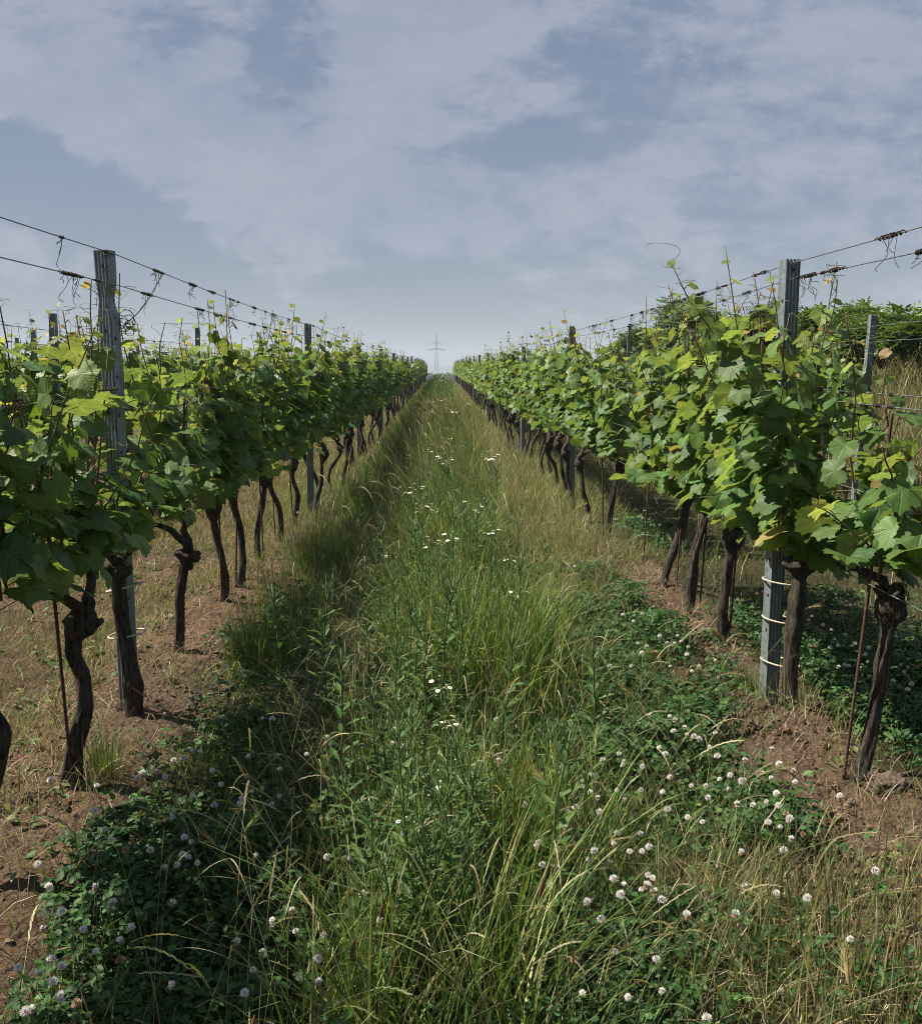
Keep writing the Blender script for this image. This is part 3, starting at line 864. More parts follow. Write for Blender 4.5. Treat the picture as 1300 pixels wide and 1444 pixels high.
def build_vines():
    for i, (lst, side) in enumerate(((NEAR_L, 0), (NEAR_R, 1))):
        for j, (y, x, path, lab, kw) in enumerate(lst):
            make_vine((x, y, 0), np.random.default_rng(900 + 40 * i + j), 0, lab, GV_GROUP[side], path, **kw)
    # prototypes for the rest, built at their first spot, then copied
    protos = {1: [], 2: []}
    def spawn(lod, x, y, label, group):
        k = 7 if lod == 1 else 6
        z = gzf(x, y)
        if len(protos[lod]) < k:
            o = make_vine((x, y, z), np.random.default_rng(500 + 50 * lod + len(protos[lod])), lod, label, group, tall=.42, spread=.14, base=.83, low=.79, top=1.56 + .22 * random.random(), full=.7 + .4 * random.random())
            protos[lod].append(o)
        else:
            o = copy_tree(random.choice(protos[lod]))
        o.location = (x, y, z)
        o.rotation_euler = (0, 0, random.choice((0, pi)) + random.uniform(-.06, .06))
        s = random.uniform(.95, 1.06); o.scale = (s, s * random.uniform(.98, 1.1), s * random.uniform(.96, 1.04))
        tag(o, label, None, group)
    rest = []
    for side, (x0, y0) in enumerate(((ROW_L, 8.35), (ROW_R, 9.45))):
        y = y0; pp = 2; cnt = 0; posts = POSTS[side]
        sname = ('left', 'right')[side]
        while y < ROW_END:
            kpost = max(1, sum(1 for q in posts if q < y))
            if kpost != pp: pp = kpost; cnt = 0
            cnt += 1
            x = x0 + random.gauss(0, .035)
            if y < 85:
                lab = '%s vine past the %s post of the row lining the path on its %s' % (ORD[min(cnt, 20)], ORD[min(pp, 20)], sname)
                spawn(1 if y < 30 else 2, x, y, lab, GV_GROUP[side])
            else: rest.append((x, y))
            y += random.uniform(.84, 1.0)
    nb = []
    for rows, sgn in ((LEFT_ROWS[1:], -1), (RIGHT_ROWS[1:], 1)):
        for k, x0 in enumerate(rows):
            y = abs(x0) / .50 - .5 if sgn < 0 else 10.2
            n = 0
            while y < ROW_END:
                n += 1
                nb.append((y, x0 + random.gauss(0, .04), sgn, k, n)); y += random.uniform(.85, 1.02)
    nb.sort()
    quota = 100
    for y, x, sgn, k, n in nb:
        if quota > 0 and (k == 0 or y < 30):
            quota -= 1
            sd = 'left' if sgn < 0 else 'right'
            lab = 'vine %d from the near end of the %s row to the path\'s %s' % (n, ORD[k + 2], sd)
            spawn(1 if y < 26 else 2, x, y, lab, 'grapevines of the %s row to the %s' % (ORD[k + 2], sd))
        else: rest.append((x, y))
    # the far rest as one mass
    a, b = Acc(), Acc()
    var = []
    for i in range(4):
        r = np.random.default_rng(700 + i)
        sh, fo = vine_foliage(r, 2, tall=.3, top=1.6); tr = vine_trunk(r, 2)
        var.append((fo, tr, sh))
    def cat(acc):
        if not acc.v: return None, None, None, None
        return (np.concatenate(acc.v), np.concatenate(acc.t) if acc.t else None, np.concatenate(acc.q) if acc.q else None, np.concatenate(acc.c))
    var = [(cat(f), cat(t), cat(s)) for f, t, s in var]
    for x, y in rest:
        f, t, s = var[random.randrange(4)]
        z = gzf(x, y); sg = random.choice((-1, 1))
        for acc, (V, T, Q, C) in ((a, f), (b, t), (b, s)):
            if V is None: continue
            acc.add(V * np.array([sg, sg, 1]) + np.array([x, y, z]), T, Q, C if acc is a else np.array([.07, .055, .04]))
    o = a.build('distant_vines', M_VLEAF_FAR)
    tag(o, 'far vine rows merging into one green mass of leaves', 'vineyard rows', kind='stuff')
    w = b.build('trunks', M_DEAD, o)
    w['kind'] = 'stuff'


POSTS = [[4.12, 10.3, 16.6, 22.9, 29.1, 35.4, 41.6, 47.9, 54.2, 60.4, 66.7, 73, 79.2, 85.5, 91.8],
         [4.10, 10.9, 17.5, 23.8, 30.0, 36.3, 42.6, 48.8, 55.0, 61.3, 67.6, 73.8, 80.1, 86.4, 92.6]]
build_vines()

# ------------------------------------------------------------------ posts, wires, stakes


def post_mesh(h=2.05, w=.068, d=.052, dent=False, rings=28, h0=-.1):
    """C-section steel post: ribbed face towards -y, two plain sides, lips at the back; a folded sheet with real thickness"""
    nr = 4
    f = []
    for i in range(nr * 4 + 1):
        x = -w / 2 + w * i / (nr * 4)
        f.append((x, -d / 2 + (.0075 if i % 4 in (2, 3) else 0)))
    prof = [(-w / 2 + .016, d / 2 - .006), (-w / 2 + .016, d / 2), (-w / 2, d / 2), (-w / 2, 0)] + f + [(w / 2, 0), (w / 2, d / 2), (w / 2 - .016, d / 2), (w / 2 - .016, d / 2 - .006)]
    prof = np.array(prof)
    t = nrm(np.gradient(prof, axis=0)); nrml = np.stack([t[:, 1], -t[:, 0]], 1)
    inner = prof - nrml * .0028
    loop = np.concatenate([prof, inner[::-1]])
    k = len(loop)
    zs = np.linspace(h0, h, rings)
    if dent: zs = np.sort(np.concatenate([zs, np.linspace(h - .32, h - .12, 12)]))
    V = np.zeros((len(zs), k, 3)); V[..., :2] = loop[None]; V[..., 2] = zs[:, None]
    if dent:
        g = np.exp(-((zs - (h - .20)) / .055) ** 2)[:, None]
        rt = ss(-.01, .034, loop[:, 0])[None]
        V[..., 0] -= g * rt * .022
        V[..., 1] += g * .008 * (1 - rt)
        V[..., 0] += (ss(h - .25, h, zs) * -.008)[:, None]
    n = len(zs)
    i = np.arange(n - 1)[:, None] * k; j = np.arange(k)[None]; kk = (j + 1) % k
    Q = np.stack([i + j, i + kk, i + k + kk, i + k + j], -1).reshape(-1, 4)
    m = k // 2; e = (n - 1) * k
    cap = np.array([[e + q, e + q + 1, e + k - 2 - q, e + k - 1 - q] for q in range(m - 1)])
    a = Acc(); a.add(V.reshape(-1, 3), None, np.concatenate([Q, cap]), (1, 1, 1))
    return a


def tie_ring(acc, cx, cy, rx, ry, z, tilt=.1, r=.0045, tint=(.42, .37, .30)):
    th = np.linspace(0, 2 * pi, 29)
    P = np.stack([cx + rx * np.cos(th), cy + ry * np.sin(th), z + tilt * rx * np.cos(th)], 1)
    tube(acc, P, r, 6, tint, cap=False)


def add_hooks(parent, h, s):
    for z in np.arange(.35, h - .05, .16):
        a = Acc()
        tube(a, np.array([(s * .033, -.010, z), (s * .037, -.010, z + .004), (s * .038, -.010, z + .014)]), .0025, 5, (.02, .02, .02))
        a.build('wire_hook', M_RUST, parent)


def hole_mesh(h, w=.068, d=.052):
    a = Acc()
    for z in (h - .045, h - .31, h - .47, h - .62):
        th = np.arange(10) / 10 * 2 * pi
        V = np.concatenate([[[0, -d / 2 - .0035, z]], np.stack([.0045 * np.cos(th), np.full(10, -d / 2 - .0033), z + .006 * np.sin(th)], 1),
                            np.stack([.0055 * np.cos(th), np.full(10, -d / 2 + .002), z + .007 * np.sin(th)], 1)])
        j = np.arange(10); k = (j + 1) % 10
        a.add(V, np.stack([np.zeros(10, int), 1 + j, 1 + k], 1), np.stack([1 + j, 1 + k, 11 + k, 11 + j], 1), (.015, .016, .016))
    return a


def build_posts():
    P0 = empty('trellis_post', (-1.392, 4.125, 0), 'ribbed grey steel post with a dented top, vine strapped to its foot', 'vineyard post', 'steel posts of the row on the left of the path', radians(-22))
    post_mesh(2.0, dent=True).build('post_body', M_STEEL, P0, smooth=False)
    hole_mesh(1.98).build('nail_holes', M_DEAD, P0, smooth=False)
    add_hooks(P0, 2.0, 1)
    a = Acc(); tie_ring(a, .028, -.025, .072, .085, .36, .12); a.build('tie_band', M_TIE, P0)
    a = Acc(); tie_ring(a, .028, -.025, .070, .082, .57, .25); a.build('tie_band', M_TIE, P0)
    P1 = empty('trellis_post', (1.487, 4.12, 0), 'straight ribbed dark steel post with pale tie bands round it and a vine', 'vineyard post', 'steel posts of the row on the right of the path', radians(15))
    post_mesh(1.97).build('post_body', M_STEEL, P1, smooth=False)
    hole_mesh(1.97).build('nail_holes', M_DEAD, P1, smooth=False)
    add_hooks(P1, 1.97, -1)
    for z, rx, tl in ((.21, .075, -.12), (.405, .078, -.12), (.58, .088, -.1)):
        a = Acc(); tie_ring(a, .028, -.03, rx, .095, z, tl); a.build('tie_band', M_TIE, P1)
    far = empty('trellis_post', (0, 0, 0), 'x', 'vineyard post')
    post_mesh(2.0, rings=3).build('post_body', M_STEEL, far, smooth=False)
    hole_mesh(2.0).build('nail_holes', M_DEAD, far, smooth=False)
    first = True
    def put(x, y, label, group, h=1.0, tilt=0.0):
        nonlocal first
        o = far if first else copy_tree(far)
        first = False
        o.location = (x, y, gzf(x, y)); o.rotation_euler = (random.gauss(0, .012), tilt + random.gauss(0, .01), random.uniform(-.25, .25))
        o.scale = (1.05, 1.05, h)
        tag(o, label, 'vineyard post', group)
    for side, x in ((0, ROW_L), (1, ROW_R)):
        sd = ('left', 'right')[side]
        for i, y in enumerate(POSTS[side][1:]):
            put(x + random.gauss(0, .02), y, '%s steel post, counted from the camera, in the row lining the path on its %s' % (ORD[i + 2], sd),
                'steel posts of the row on the %s of the path' % sd, random.uniform(.97, 1.03))
    # neighbouring rows: tops read off the photo (u, v of the top, row x)
    xl = LEFT_ROWS
    spots = [(87, 445, xl[1]), (285, 464, xl[1]), (372, 477, xl[1]), (62, 467, xl[2]), (40, 478, xl[3]), (18, 486, xl[3]), (108, 492, xl[4]), (122, 496, xl[5]),
             (205, 487, xl[2]), (330, 488, xl[2]), (1215, 445, RIGHT_ROWS[1]), (972, 466, RIGHT_ROWS[1]), (880, 452, RIGHT_ROWS[1])]
    for i, (u, v, x) in enumerate(spots):
        y = (x * F_PX) / (u - 620) * 1.0
        sgn = 'left' if x < 0 else 'right'
        k = int(round((abs(x) - 1.4) / PITCH_ROW)) + 1
        zt = EYE + (524 - v) / F_PX * y
        h = (zt - gzf(x, y)) / 2.0
        lab = ['grey steel post behind a tall brown shoot, nearest of the second row to the left', 'slim steel post against the sky midway between the dented post and the path',
               'small steel post top just left of the near row top, second row', 'short mossy green topped post far out beyond the second row', 'small thin post in the third row beyond the dented post',
               'tiny post top at the picture edge over the left vines', 'tiny distant post top in the fifth row', 'tiny distant post top in the sixth row',
               'small distant post in the third row over the vine tops', 'small far post beside the near row crest', 'weathered grey post leaning right before the walnut bushes',
               'small dark post in front of the dense dark bush', 'thin far post left of the walnut bushes'][i]
        put(x, y, lab, 'steel posts of the neighbouring rows', max(.7, min(h, 1.3)), .05 if i == 10 else 0)


build_posts()


def wire_curve(x, z, y0, y1, sag=.02, n=220, posts=(), off=0.0):
    y = np.concatenate([np.linspace(y0, 20, n), np.linspace(20.6, y1, n // 3)]) if y1 > 21 else np.linspace(y0, y1, n)
    s = np.zeros_like(y)
    for a, b in zip(posts[:-1], posts[1:]):
        m = (y >= a) & (y <= b); q = (y[m] - a) / (b - a); s[m] = -4 * sag * q * (1 - q)
    g = 0.45 * ss(15, 85, y) + (gz(x, 8.0) if x > 3 else 0)
    return np.stack([np.full_like(y, x + off) + .004 * np.sin(y * 1.3), y, g + z + s], 1)


def tendrils(acc, P, n, rng, big=1.0, y_lo=0, y_hi=99):
    """dry curled tendrils left wound round the wire"""
    ys = P[:, 1]
    for _ in range(n):
        y = rng.uniform(y_lo, y_hi)
        p = np.array([np.interp(y, ys, P[:, i]) for i in range(3)])
        q = np.linspace(0, 1, 26)
        L = rng.uniform(.03, .11) * big
        a = rng.uniform(0, 6); turns = rng.uniform(1.5, 4)
        r = rng.uniform(.003, .008)
        coil = p + np.stack([np.cos(a + turns * 6.28 * q) * r, (q - .5) * L, np.sin(a + turns * 6.28 * q) * r], 1)
        tube(acc, coil, rng.uniform(.0015, .003) * big ** .5, 4, (.045, .035, .028), cap=False)
        for _ in range(rng.integers(0, 3)):
            q = np.linspace(0, 1, 12); D = rng.uniform(.02, .12) * big; cu = rng.uniform(2, 7) * rng.choice([-1, 1]); w = rng.uniform(.005, .02)
            e = p + np.stack([w * np.sin(cu * q ** 1.5), rng.uniform(-.05, .05) * q + w * (np.cos(cu * q ** 1.5) - 1), -D * q + .01 * np.sin(cu * q)], 1)
            tube(acc, e, .0013, 3, (.05, .04, .03), cap=False)


def build_wires():
    rng = np.random.default_rng(77)
    specs = []
    for side, x in ((0, ROW_L), (1, ROW_R)):
        sd = ('left', 'right')[side]
        ps = [-2.2] + POSTS[side]
        inn = 1 if side == 0 else -1
        hs = ((1.985, .025, .0, 'topmost'), (1.86, .02, .0, 'second highest'), (1.43, .035, .03, 'third highest'), (1.40, .03, -.03, 'fourth highest'),
              (1.10, .03, .035, 'fifth highest'), (.76, .012, 0, 'lowest')) if side == 0 else \
             ((1.95, .02, 0, 'topmost'), (1.885, .035, .0, 'second highest'), (1.40, .03, -.036, 'third highest'), (1.43, .02, .036, 'fourth highest'),
              (1.10, .035, -.04, 'fifth highest'), (.76, .012, 0, 'lowest'))
        for hi, (z, sag, off, nm) in enumerate(hs):
            P = wire_curve(x, z, .9, 92, sag, posts=ps, off=off - (.0 if hi > 1 else 0) + (.04 * inn if hi < 2 else 0))
            P[:, 1] += 0
            a = Acc()
            tube(a, P, np.where(P[:, 1] < 9, .0021, .0019 + .00008 * P[:, 1]), 5, (1, 1, 1), cap=False)
            o = a.build('trellis_wire', M_WIRE)
            tag(o, '%s thin steel wire of the vine row lining the path on its %s' % (nm, sd), 'wire', 'trellis wires of the %s row' % sd)
            if hi < 2:
                spots = {(0, 0): [(4.75, 9), (5.35, 9), (6.3, 6), (7.1, 5), (7.9, 8), (8.8, 6), (9.4, 4), (3.6, 2)], (0, 1): [(3.62, 14), (3.9, 5), (4.55, 7), (5.5, 5), (6.3, 4), (7.0, 6), (7.6, 5), (8.5, 6)],
                         (1, 0): [(3.2, 8), (4.5, 5), (5.1, 9), (5.6, 9), (6.1, 8), (7.4, 6), (8.3, 5), (9.4, 6)], (1, 1): [(3.65, 9), (3.78, 9), (3.95, 6), (4.7, 4), (5.3, 4), (6.4, 4), (7.5, 6), (9.0, 5)]}[(side, hi)]
                for y, n in spots:
                    b = Acc(); tendrils(b, P, max(2, int(n * .5)), rng, .95, y - .09, y + .09)
                    b.build('dry_tendrils', M_DEAD, o)
                for y in rng.uniform(2.6, 12, 12):
                    b = Acc(); tendrils(b, P, 2, rng, .75, y - .03, y + .03); b.build('dry_tendrils', M_DEAD, o)
            elif hi in (2, 3):
                for y in rng.uniform(2.6, 9, 8):
                    b = Acc(); tendrils(b, P, 2, rng, .6, y - .03, y + .03); b.build('dry_tendrils', M_DEAD, o)
    for x, y0, sd in ((LEFT_ROWS[1], 8, 'left'), (RIGHT_ROWS[1], 8, 'right')):
        for z, nm in ((1.96, 'upper'), (1.8, 'lower')):
            P = wire_curve(x, z, y0, 80, .02, posts=list(np.arange(3.0, 99, 6.2)))
            a = Acc(); tube(a, P, .0024 + .00008 * P[:, 1], 4, cap=False)
            o = a.build('trellis_wire', M_WIRE)
            tag(o, '%s wire strung over the second vine row to the %s of the path' % (nm, sd), 'wire', 'trellis wires of the second row to the %s' % sd)
            for y in rng.uniform(y0 + .5, 16, 8):
                b = Acc(); tendrils(b, P, 2, rng, 1.0, y - .04, y + .04); b.build('dry_tendrils', M_DEAD, o)
    # a loose dry cane hanging from the top wire to the dented post
    a = Acc()
    q = np.linspace(0, 1, 14)[:, None]
    p0 = np.array([ROW_L + .04, 4.78, 1.965]); p1 = np.array([ROW_L + .035, 4.2, 1.70])
    tube(a, p0 * (1 - q) + p1 * q + np.array([0, 0, -.03]) * np.sin(q * pi), .0028, 5, (.09, .075, .06))
    for k in range(7):
        c = p1 + rng.normal(0, .012, 3); r = rng.uniform(.012, .03); th = np.linspace(0, 7, 20) + k
        tube(a, c + np.stack([r * np.cos(th), .5 * r * np.sin(th * 1.3), r * np.sin(th)], 1), .0016, 4, (.04, .032, .026), cap=False)
    tag(a.build('dry_cane', M_DEAD), 'thin dry cane slung between the top wire and the dented post', 'cane')
    a = Acc()
    p0 = np.array([1.53, 3.98, 1.60]); p1 = np.array([1.53, 3.72, 1.85])
    tube(a, p0 * (1 - q) + p1 * q + np.array([0.03, 0, -.04]) * np.sin(q * pi), .002, 5, (.15, .13, .10))
    tag(a.build('dry_cane', M_DEAD), 'pale bent dry cane hanging from the wire beside the straight post', 'cane')


build_wires()


def build_stakes():
    spots = [(3.30, -1.335, 'L'), (5.02, -1.39, 'L'), (6.10, -1.425, 'L'), (6.50, -1.42, 'L'), (7.5, -1.41, 'L'), (8.35, -1.46, 'L'), (9.2, -1.43, 'L'),
             (3.27, 1.47, 'R'), (5.12, 1.61, 'R'), (5.70, 1.60, 'R'), (6.36, 1.62, 'R'), (7.35, 1.6, 'R'), (8.6, 1.5, 'R')]
    proto = None
    names = {0: 'beside the knotted S-bent trunk', 1: 'beside the knob-topped trunk past the dented post', 2: 'by the black bulbous vine head', 3: 'at the back-leaning trunk',
             4: 'by the thin knotty leaning trunk', 5: 'fifth beyond the dented post', 6: 'sixth beyond the dented post', 7: 'leaning by the slim trunk on the soil heap',
             8: 'beside the rugged trunk past the banded post', 9: 'in front of the trunk by the soil clod', 10: 'beside the strongly curving trunk', 11: 'standing free in the vine gap', 12: 'by the lone vine past the gap'}
    for i, (y, x, s) in enumerate(spots):
        if proto is None:
            a = Acc(); n = 150
            z = np.linspace(-.12, 1.35, n)
            tube(a, np.stack([np.zeros(n), np.zeros(n), z], 1), .0058 + .0012 * (np.arange(n) % 3 == 0), 8)
            proto = a.build('iron_rod', M_RUST); o = proto
        else:
            o = proto.copy(); COL.objects.link(o)
        o.location = (x, y, gzf(x, y)); o.rotation_euler = (random.gauss(0, .02), {7: .075, 0: -.03}.get(i, random.gauss(0, .03)), 0)
        tag(o, 'thin rusty ribbed iron rod ' + names[i], 'stake', 'iron rods beside the vines')


build_stakes()
exec_rest = True

# ------------------------------------------------------------------ ground cover (nobody could count it)


def scatter(n, y0, y1, ref, xf, p=1.3):
    """n points: density falls off beyond ref metres; xf(y, u) gives x"""
    ys = np.linspace(y0, y1, 4000); d = np.minimum(1, (ref / ys) ** p)
    c = np.cumsum(d); c /= c[-1]
    y = np.interp(RNG.random(n), c, ys)
    return xf(y, RNG.random(n)), y


def far_mul(y, a=6.0, p=.85):
    return np.maximum(1, (y / a) ** p)


def base3(x, y, dz=-.01):
    return np.stack([x, y, gz(x, y) + dz], 1)


G_GREEN = [(.06, .115, .022), (.11, .18, .035), (.17, .23, .06), (.34, .32, .16)]
G_TAN = [(.23, .20, .095), (.17, .19, .07), (.34, .29, .16), (.10, .145, .045)]
G_STRAW = [(.34, .29, .17), (.25, .21, .11), (.42, .37, .24), (.17, .17, .08)]
G_FINE = [(.08, .14, .035), (.12, .175, .05), (.21, .21, .085)]


def grass(name, label, x, y, h, w, lean, cols, wts=None, seg=3, bend=1.6, az=None, var=.34, fold=1.0, mat=None):
    a = Acc()
    n = len(x)
    blades(a, base3(x, y), h, w * far_mul(y), RNG.uniform(0, 2 * pi, n) if az is None else az, lean, tints(n, cols, wts, var), seg, bend)
    o = a.build(name, mat or M_GRASS)
    tag(o, label, 'grass', kind='stuff')
    return o


def clump(x, y, s=1.2, seed=0, lo=.35, hi=.65):
    return ss(lo, hi, fbm(x * s, y * s, 3, seed))


def keep(m, *arrs):
    return [a[m] for a in arrs]


def U(a, b, n): return RNG.uniform(a, b, n)


def build_grass():
    # tall mixed grass down the middle of the path
    n = 36000
    x, y = scatter(n, 1.7, 97, 5, lambda y, u: .04 + .40 * (u * 2 - 1) * (.8 + .3 * vnoise(y * .8, 0, 3)) + RNG.normal(0, .10, len(y)) + .12 * ss(8, 3, y))
    m = RNG.random(n) < (.12 + .88 * clump(x, y, 2.4, 4)); m &= RNG.random(len(x)) > .72 * ss(.12, .38, x) * (1 - ss(3.2, 4.4, y)); x, y = keep(m, x, y); n = len(x)
    h = U(.2, .58, n) * (.5 + .75 * clump(x, y, 1.5, 6)) * (.92 + .22 * ss(2.3, 4.5, y))
    grass('meadow_grass', 'tall green grass and weeds along the middle of the path', x, y, h, U(.003, .009, n), U(.1, .75, n), G_GREEN, (4, 4, 3, 1.1), 4)
    # a taller thin stand further down, bending left
    n = 5200
    x, y = scatter(n, 6.2, 60, 12, lambda y, u: .12 + .52 * (u * 2 - 1))
    h = U(.5, .85, n) * (.7 + .4 * clump(x, y, .9, 8))
    grass('tall_stalks', 'tall thin grass stalks leaning over the path', x, y, h, U(.002, .004, n), U(.1, .5, n), [(.10, .16, .045), (.14, .19, .06), (.26, .24, .12)], None, 4, 1.8, az=RNG.normal(2.7, .8, n))
    # low undergrowth across the whole path
    n = 60000
    x, y = scatter(n, 1.5, 97, 5, lambda y, u: -1.05 + 2.15 * u)
    s = soil_w(x, y); m = RNG.random(n) < (1 - s * .93) * (.4 + .6 * clump(x, y, 3, 14)) * (1 - .75 * np.exp(-((x + .49) / .12) ** 2) * ss(3.2, 4.4, y)); x, y = keep(m, x, y); n = len(x)
    h = U(.07, .24, n)
    right = ss(.35, .7, x) * ss(5, 8, y)
    cols = tints(n, G_GREEN, (4, 3, 2, 1), .22) * (1 - right[:, None]) + tints(n, G_TAN, None, .2) * right[:, None]
    a = Acc(); blades(a, base3(x, y), h, U(.003, .006, n) * far_mul(y), U(0, 6.28, n), U(.3, .95, n), cols, 3)
    tag(a.build('low_grass', M_GRASS), 'short green grass covering the path', 'grass', kind='stuff')
    # fine pale-green and straw grass on the right hand side of the path
    n = 26000
    x, y = scatter(n, 5.6, 97, 8, lambda y, u: .42 + .85 * u)
    m = RNG.random(n) < (.2 + .8 * clump(x, y, 1.6, 24)) * (1 - .8 * soil_w(x, y)) * ss(5.4, 7, y + .8 * fbm(x * 3, y, 2, 2)); x, y = keep(m, x, y); n = len(x)
    grass('straw_grass', 'fine straw coloured grass on the right side of the path', x, y, U(.16, .42, n), U(.002, .0042, n), U(.15, .8, n), G_TAN, (3, 3, 2, 3), 3)
    # green fine grass between the wheel track and the left row
    n = 20000
    x, y = scatter(n, 4.6, 97, 8, lambda y, u: -1.16 + .56 * u)
    m = RNG.random(n) < (.12 + .88 * clump(x, y, 1.5, 34, .4, .62)) * ss(4.4, 6.2, y); x, y = keep(m, x, y); n = len(x)
    grass('verge_grass', 'fine green grass beside the left vine row', x, y, U(.2, .46, n), U(.002, .004, n), U(.08, .5, n), G_FINE, (4, 3, 1.4), 3)
    # flattened pale hay in the wheel track
    n = 24000
    x, y = scatter(n, 2.9, 97, 7, lambda y, u: -.50 + RNG.normal(0, .13, len(u)))
    m = RNG.random(n) < ss(2.9, 4.6, y); x, y = keep(m, x, y); n = len(x)
    grass('trampled_hay', 'flattened dry grass in the wheel track', x, y, U(.12, .34, n), U(.002, .004, n), U(.85, 1.35, n), [(.17, .15, .09), (.11, .12, .05), (.34, .30, .19), (.08, .10, .035)], (3, 3, 1.6, 3), 4, 1.3)
    n = 9000
    x, y = scatter(n, 3.6, 40, 7, lambda y, u: .72 + RNG.normal(0, .16, len(u)))
    m = RNG.random(n) < ss(3.6, 5.0, y); x, y = keep(m, x, y); n = len(x)
    grass('matted_grass', 'matted grey green grass in the right wheel track', x, y, U(.12, .32, n), U(.002, .004, n), U(.75, 1.3, n), [(.13, .15, .075), (.2, .19, .11), (.08, .105, .04)], (3, 2, 3), 4, 1.3)
    # tangled hay at the lower right
    n = 1500
    x = RNG.normal(.82, .2, n); y = RNG.normal(2.42, .28, n); m = (y > 1.5) & (x < 1.3); x, y = keep(m, x, y); n = len(x)
    grass('tangled_hay', 'tangled dry straw grass at the edge of the bare soil', x, y, U(.08, .30, n), U(.002, .004, n), U(.4, 1.3, n), G_STRAW + [(.10, .12, .04)], (3, 3, 1.3, 3, 2), 4, 1.3)
    # upright green stalks in the lower right corner
    n = 420
    x = U(.72, 1.3, n); y = U(1.75, 2.6, n)
    grass('upright_grass', 'upright green grass stalks growing from bare soil', x, y, U(.2, .42, n), U(.003, .006, n), U(.05, .4, n), [(.11, .15, .045), (.15, .17, .06), (.2, .18, .08)], None, 4)
    # sparse dry weeds on the soil outside the left row
    n = 95000
    x, y = scatter(n, 2.4, 40, 6, lambda y, u: ROW_L - .05 - 2.9 * u)
    m = RNG.random(n) < (.12 + .88 * clump(x, y, 1.4, 44, .32, .58)) * (.3 + .7 * ss(-.1, -.5, x - ROW_L)); x, y = keep(m, x, y); n = len(x)
    grass('dry_weeds', 'low dry reddish and green weeds on the soil beyond the left row', x, y, U(.03, .17, n), U(.0025, .006, n), U(.3, 1.2, n), [(.20, .115, .06), (.17, .15, .055), (.10, .155, .04), (.28, .22, .11)], (3, 3, 4.4, 1), 2)
    # grass beyond the right row and between the neighbouring rows
    n = 24000
    x, y = scatter(n, 4.2, 60, 8, lambda y, u: ROW_R + .35 + 3.2 * u)
    m = RNG.random(n) < (.25 + .75 * clump(x, y, 1.2, 54)) * ss(4.2, 6.5, y + (x - 2) * .6); x, y = keep(m, x, y); n = len(x)
    grass('side_grass', 'dry green grass between the two right vine rows', x, y, U(.15, .45, n), U(.002, .0045, n), U(.3, 1.1, n), [(.12, .14, .05), (.19, .18, .08), (.08, .11, .03), (.27, .24, .13)], (3, 3, 3, 1), 3)
    n = 12000
    x, y = scatter(n, 7, 90, 12, lambda y, u: ROW_L - .5 - 14 * u)
    grass('field_grass', 'low grass between the left vine rows', x, y, U(.1, .35, n), U(.004, .008, n), U(.3, 1.0, n), [(.10, .13, .04), (.16, .15, .06), (.07, .10, .03)], None, 2)
    # straw-yellow bank on the right
    n = 30000
    x, y = scatter(n, 7, 90, 14, lambda y, u: 5.3 + 16 * u ** 1.5)
    grass('bank_grass', 'tall straw yellow grass on the bank beyond the right rows', x, y, U(.3, .8, n), U(.004, .008, n), U(.1, .7, n), [(.28, .23, .12), (.20, .18, .08), (.12, .15, .05), (.34, .29, .17)], (3, 3, 3, 1), 3)
    # little tufts along the vine feet
    n = 11000
    sdx = RNG.integers(0, 2, n)
    yy = U(2.3, 16, n); xx = np.where(sdx == 0, ROW_L, ROW_R) + RNG.normal(0, .2, n)
    m = RNG.random(n) < clump(xx, yy, 2.4, 64, .44, .62); xx, yy = keep(m, xx, yy); n = len(xx)
    grass('foot_grass', 'small grass tufts round the feet of the vines', xx, yy, U(.06, .24, n), U(.002, .0045, n), U(.2, .9, n), G_FINE + [(.26, .22, .12)], None, 3)
    for x0, nm in ((ROW_L, 'left'), (ROW_R, 'right')):
        n = 11000
        x, y = scatter(n, 6.5, 90, 10, lambda y, u: x0 + .55 * (u * 2 - 1))
        m = RNG.random(n) < (.1 + .9 * clump(x, y, 1.7, 74)) * ss(6.0, 10, y); x, y = keep(m, x, y); n = len(x)
        grass('strip_grass', 'dry grass growing under the %s vine row' % nm, x, y, U(.08, .30, n), U(.002, .0045, n), U(.2, .9, n), G_TAN + G_FINE, None, 2)
    # loose straws on the soil
    n = 6500
    sdx = RNG.integers(0, 2, n)
    x = np.where(sdx == 0, ROW_L - .15, ROW_R) + RNG.normal(0, .32, n); y = 1.8 + 6 * RNG.random(n) ** 1.4
    m = soil_w(x, y) > .4; x, y = keep(m, x, y); n = len(x)
    a = Acc()
    b = base3(x, y, .012)
    blades(a, b, U(.02, .20, n) ** 1.0, U(.0016, .0036, n), U(0, 6.28, n), np.full(n, 1.0), tints(n, [(.42, .36, .25), (.28, .22, .13), (.16, .11, .07), (.07, .05, .035)]), 3, 1.05)
    tag(a.build('loose_straw', M_GRASS), 'loose dry straws lying on the bare soil', 'straw', kind='stuff')


build_grass()


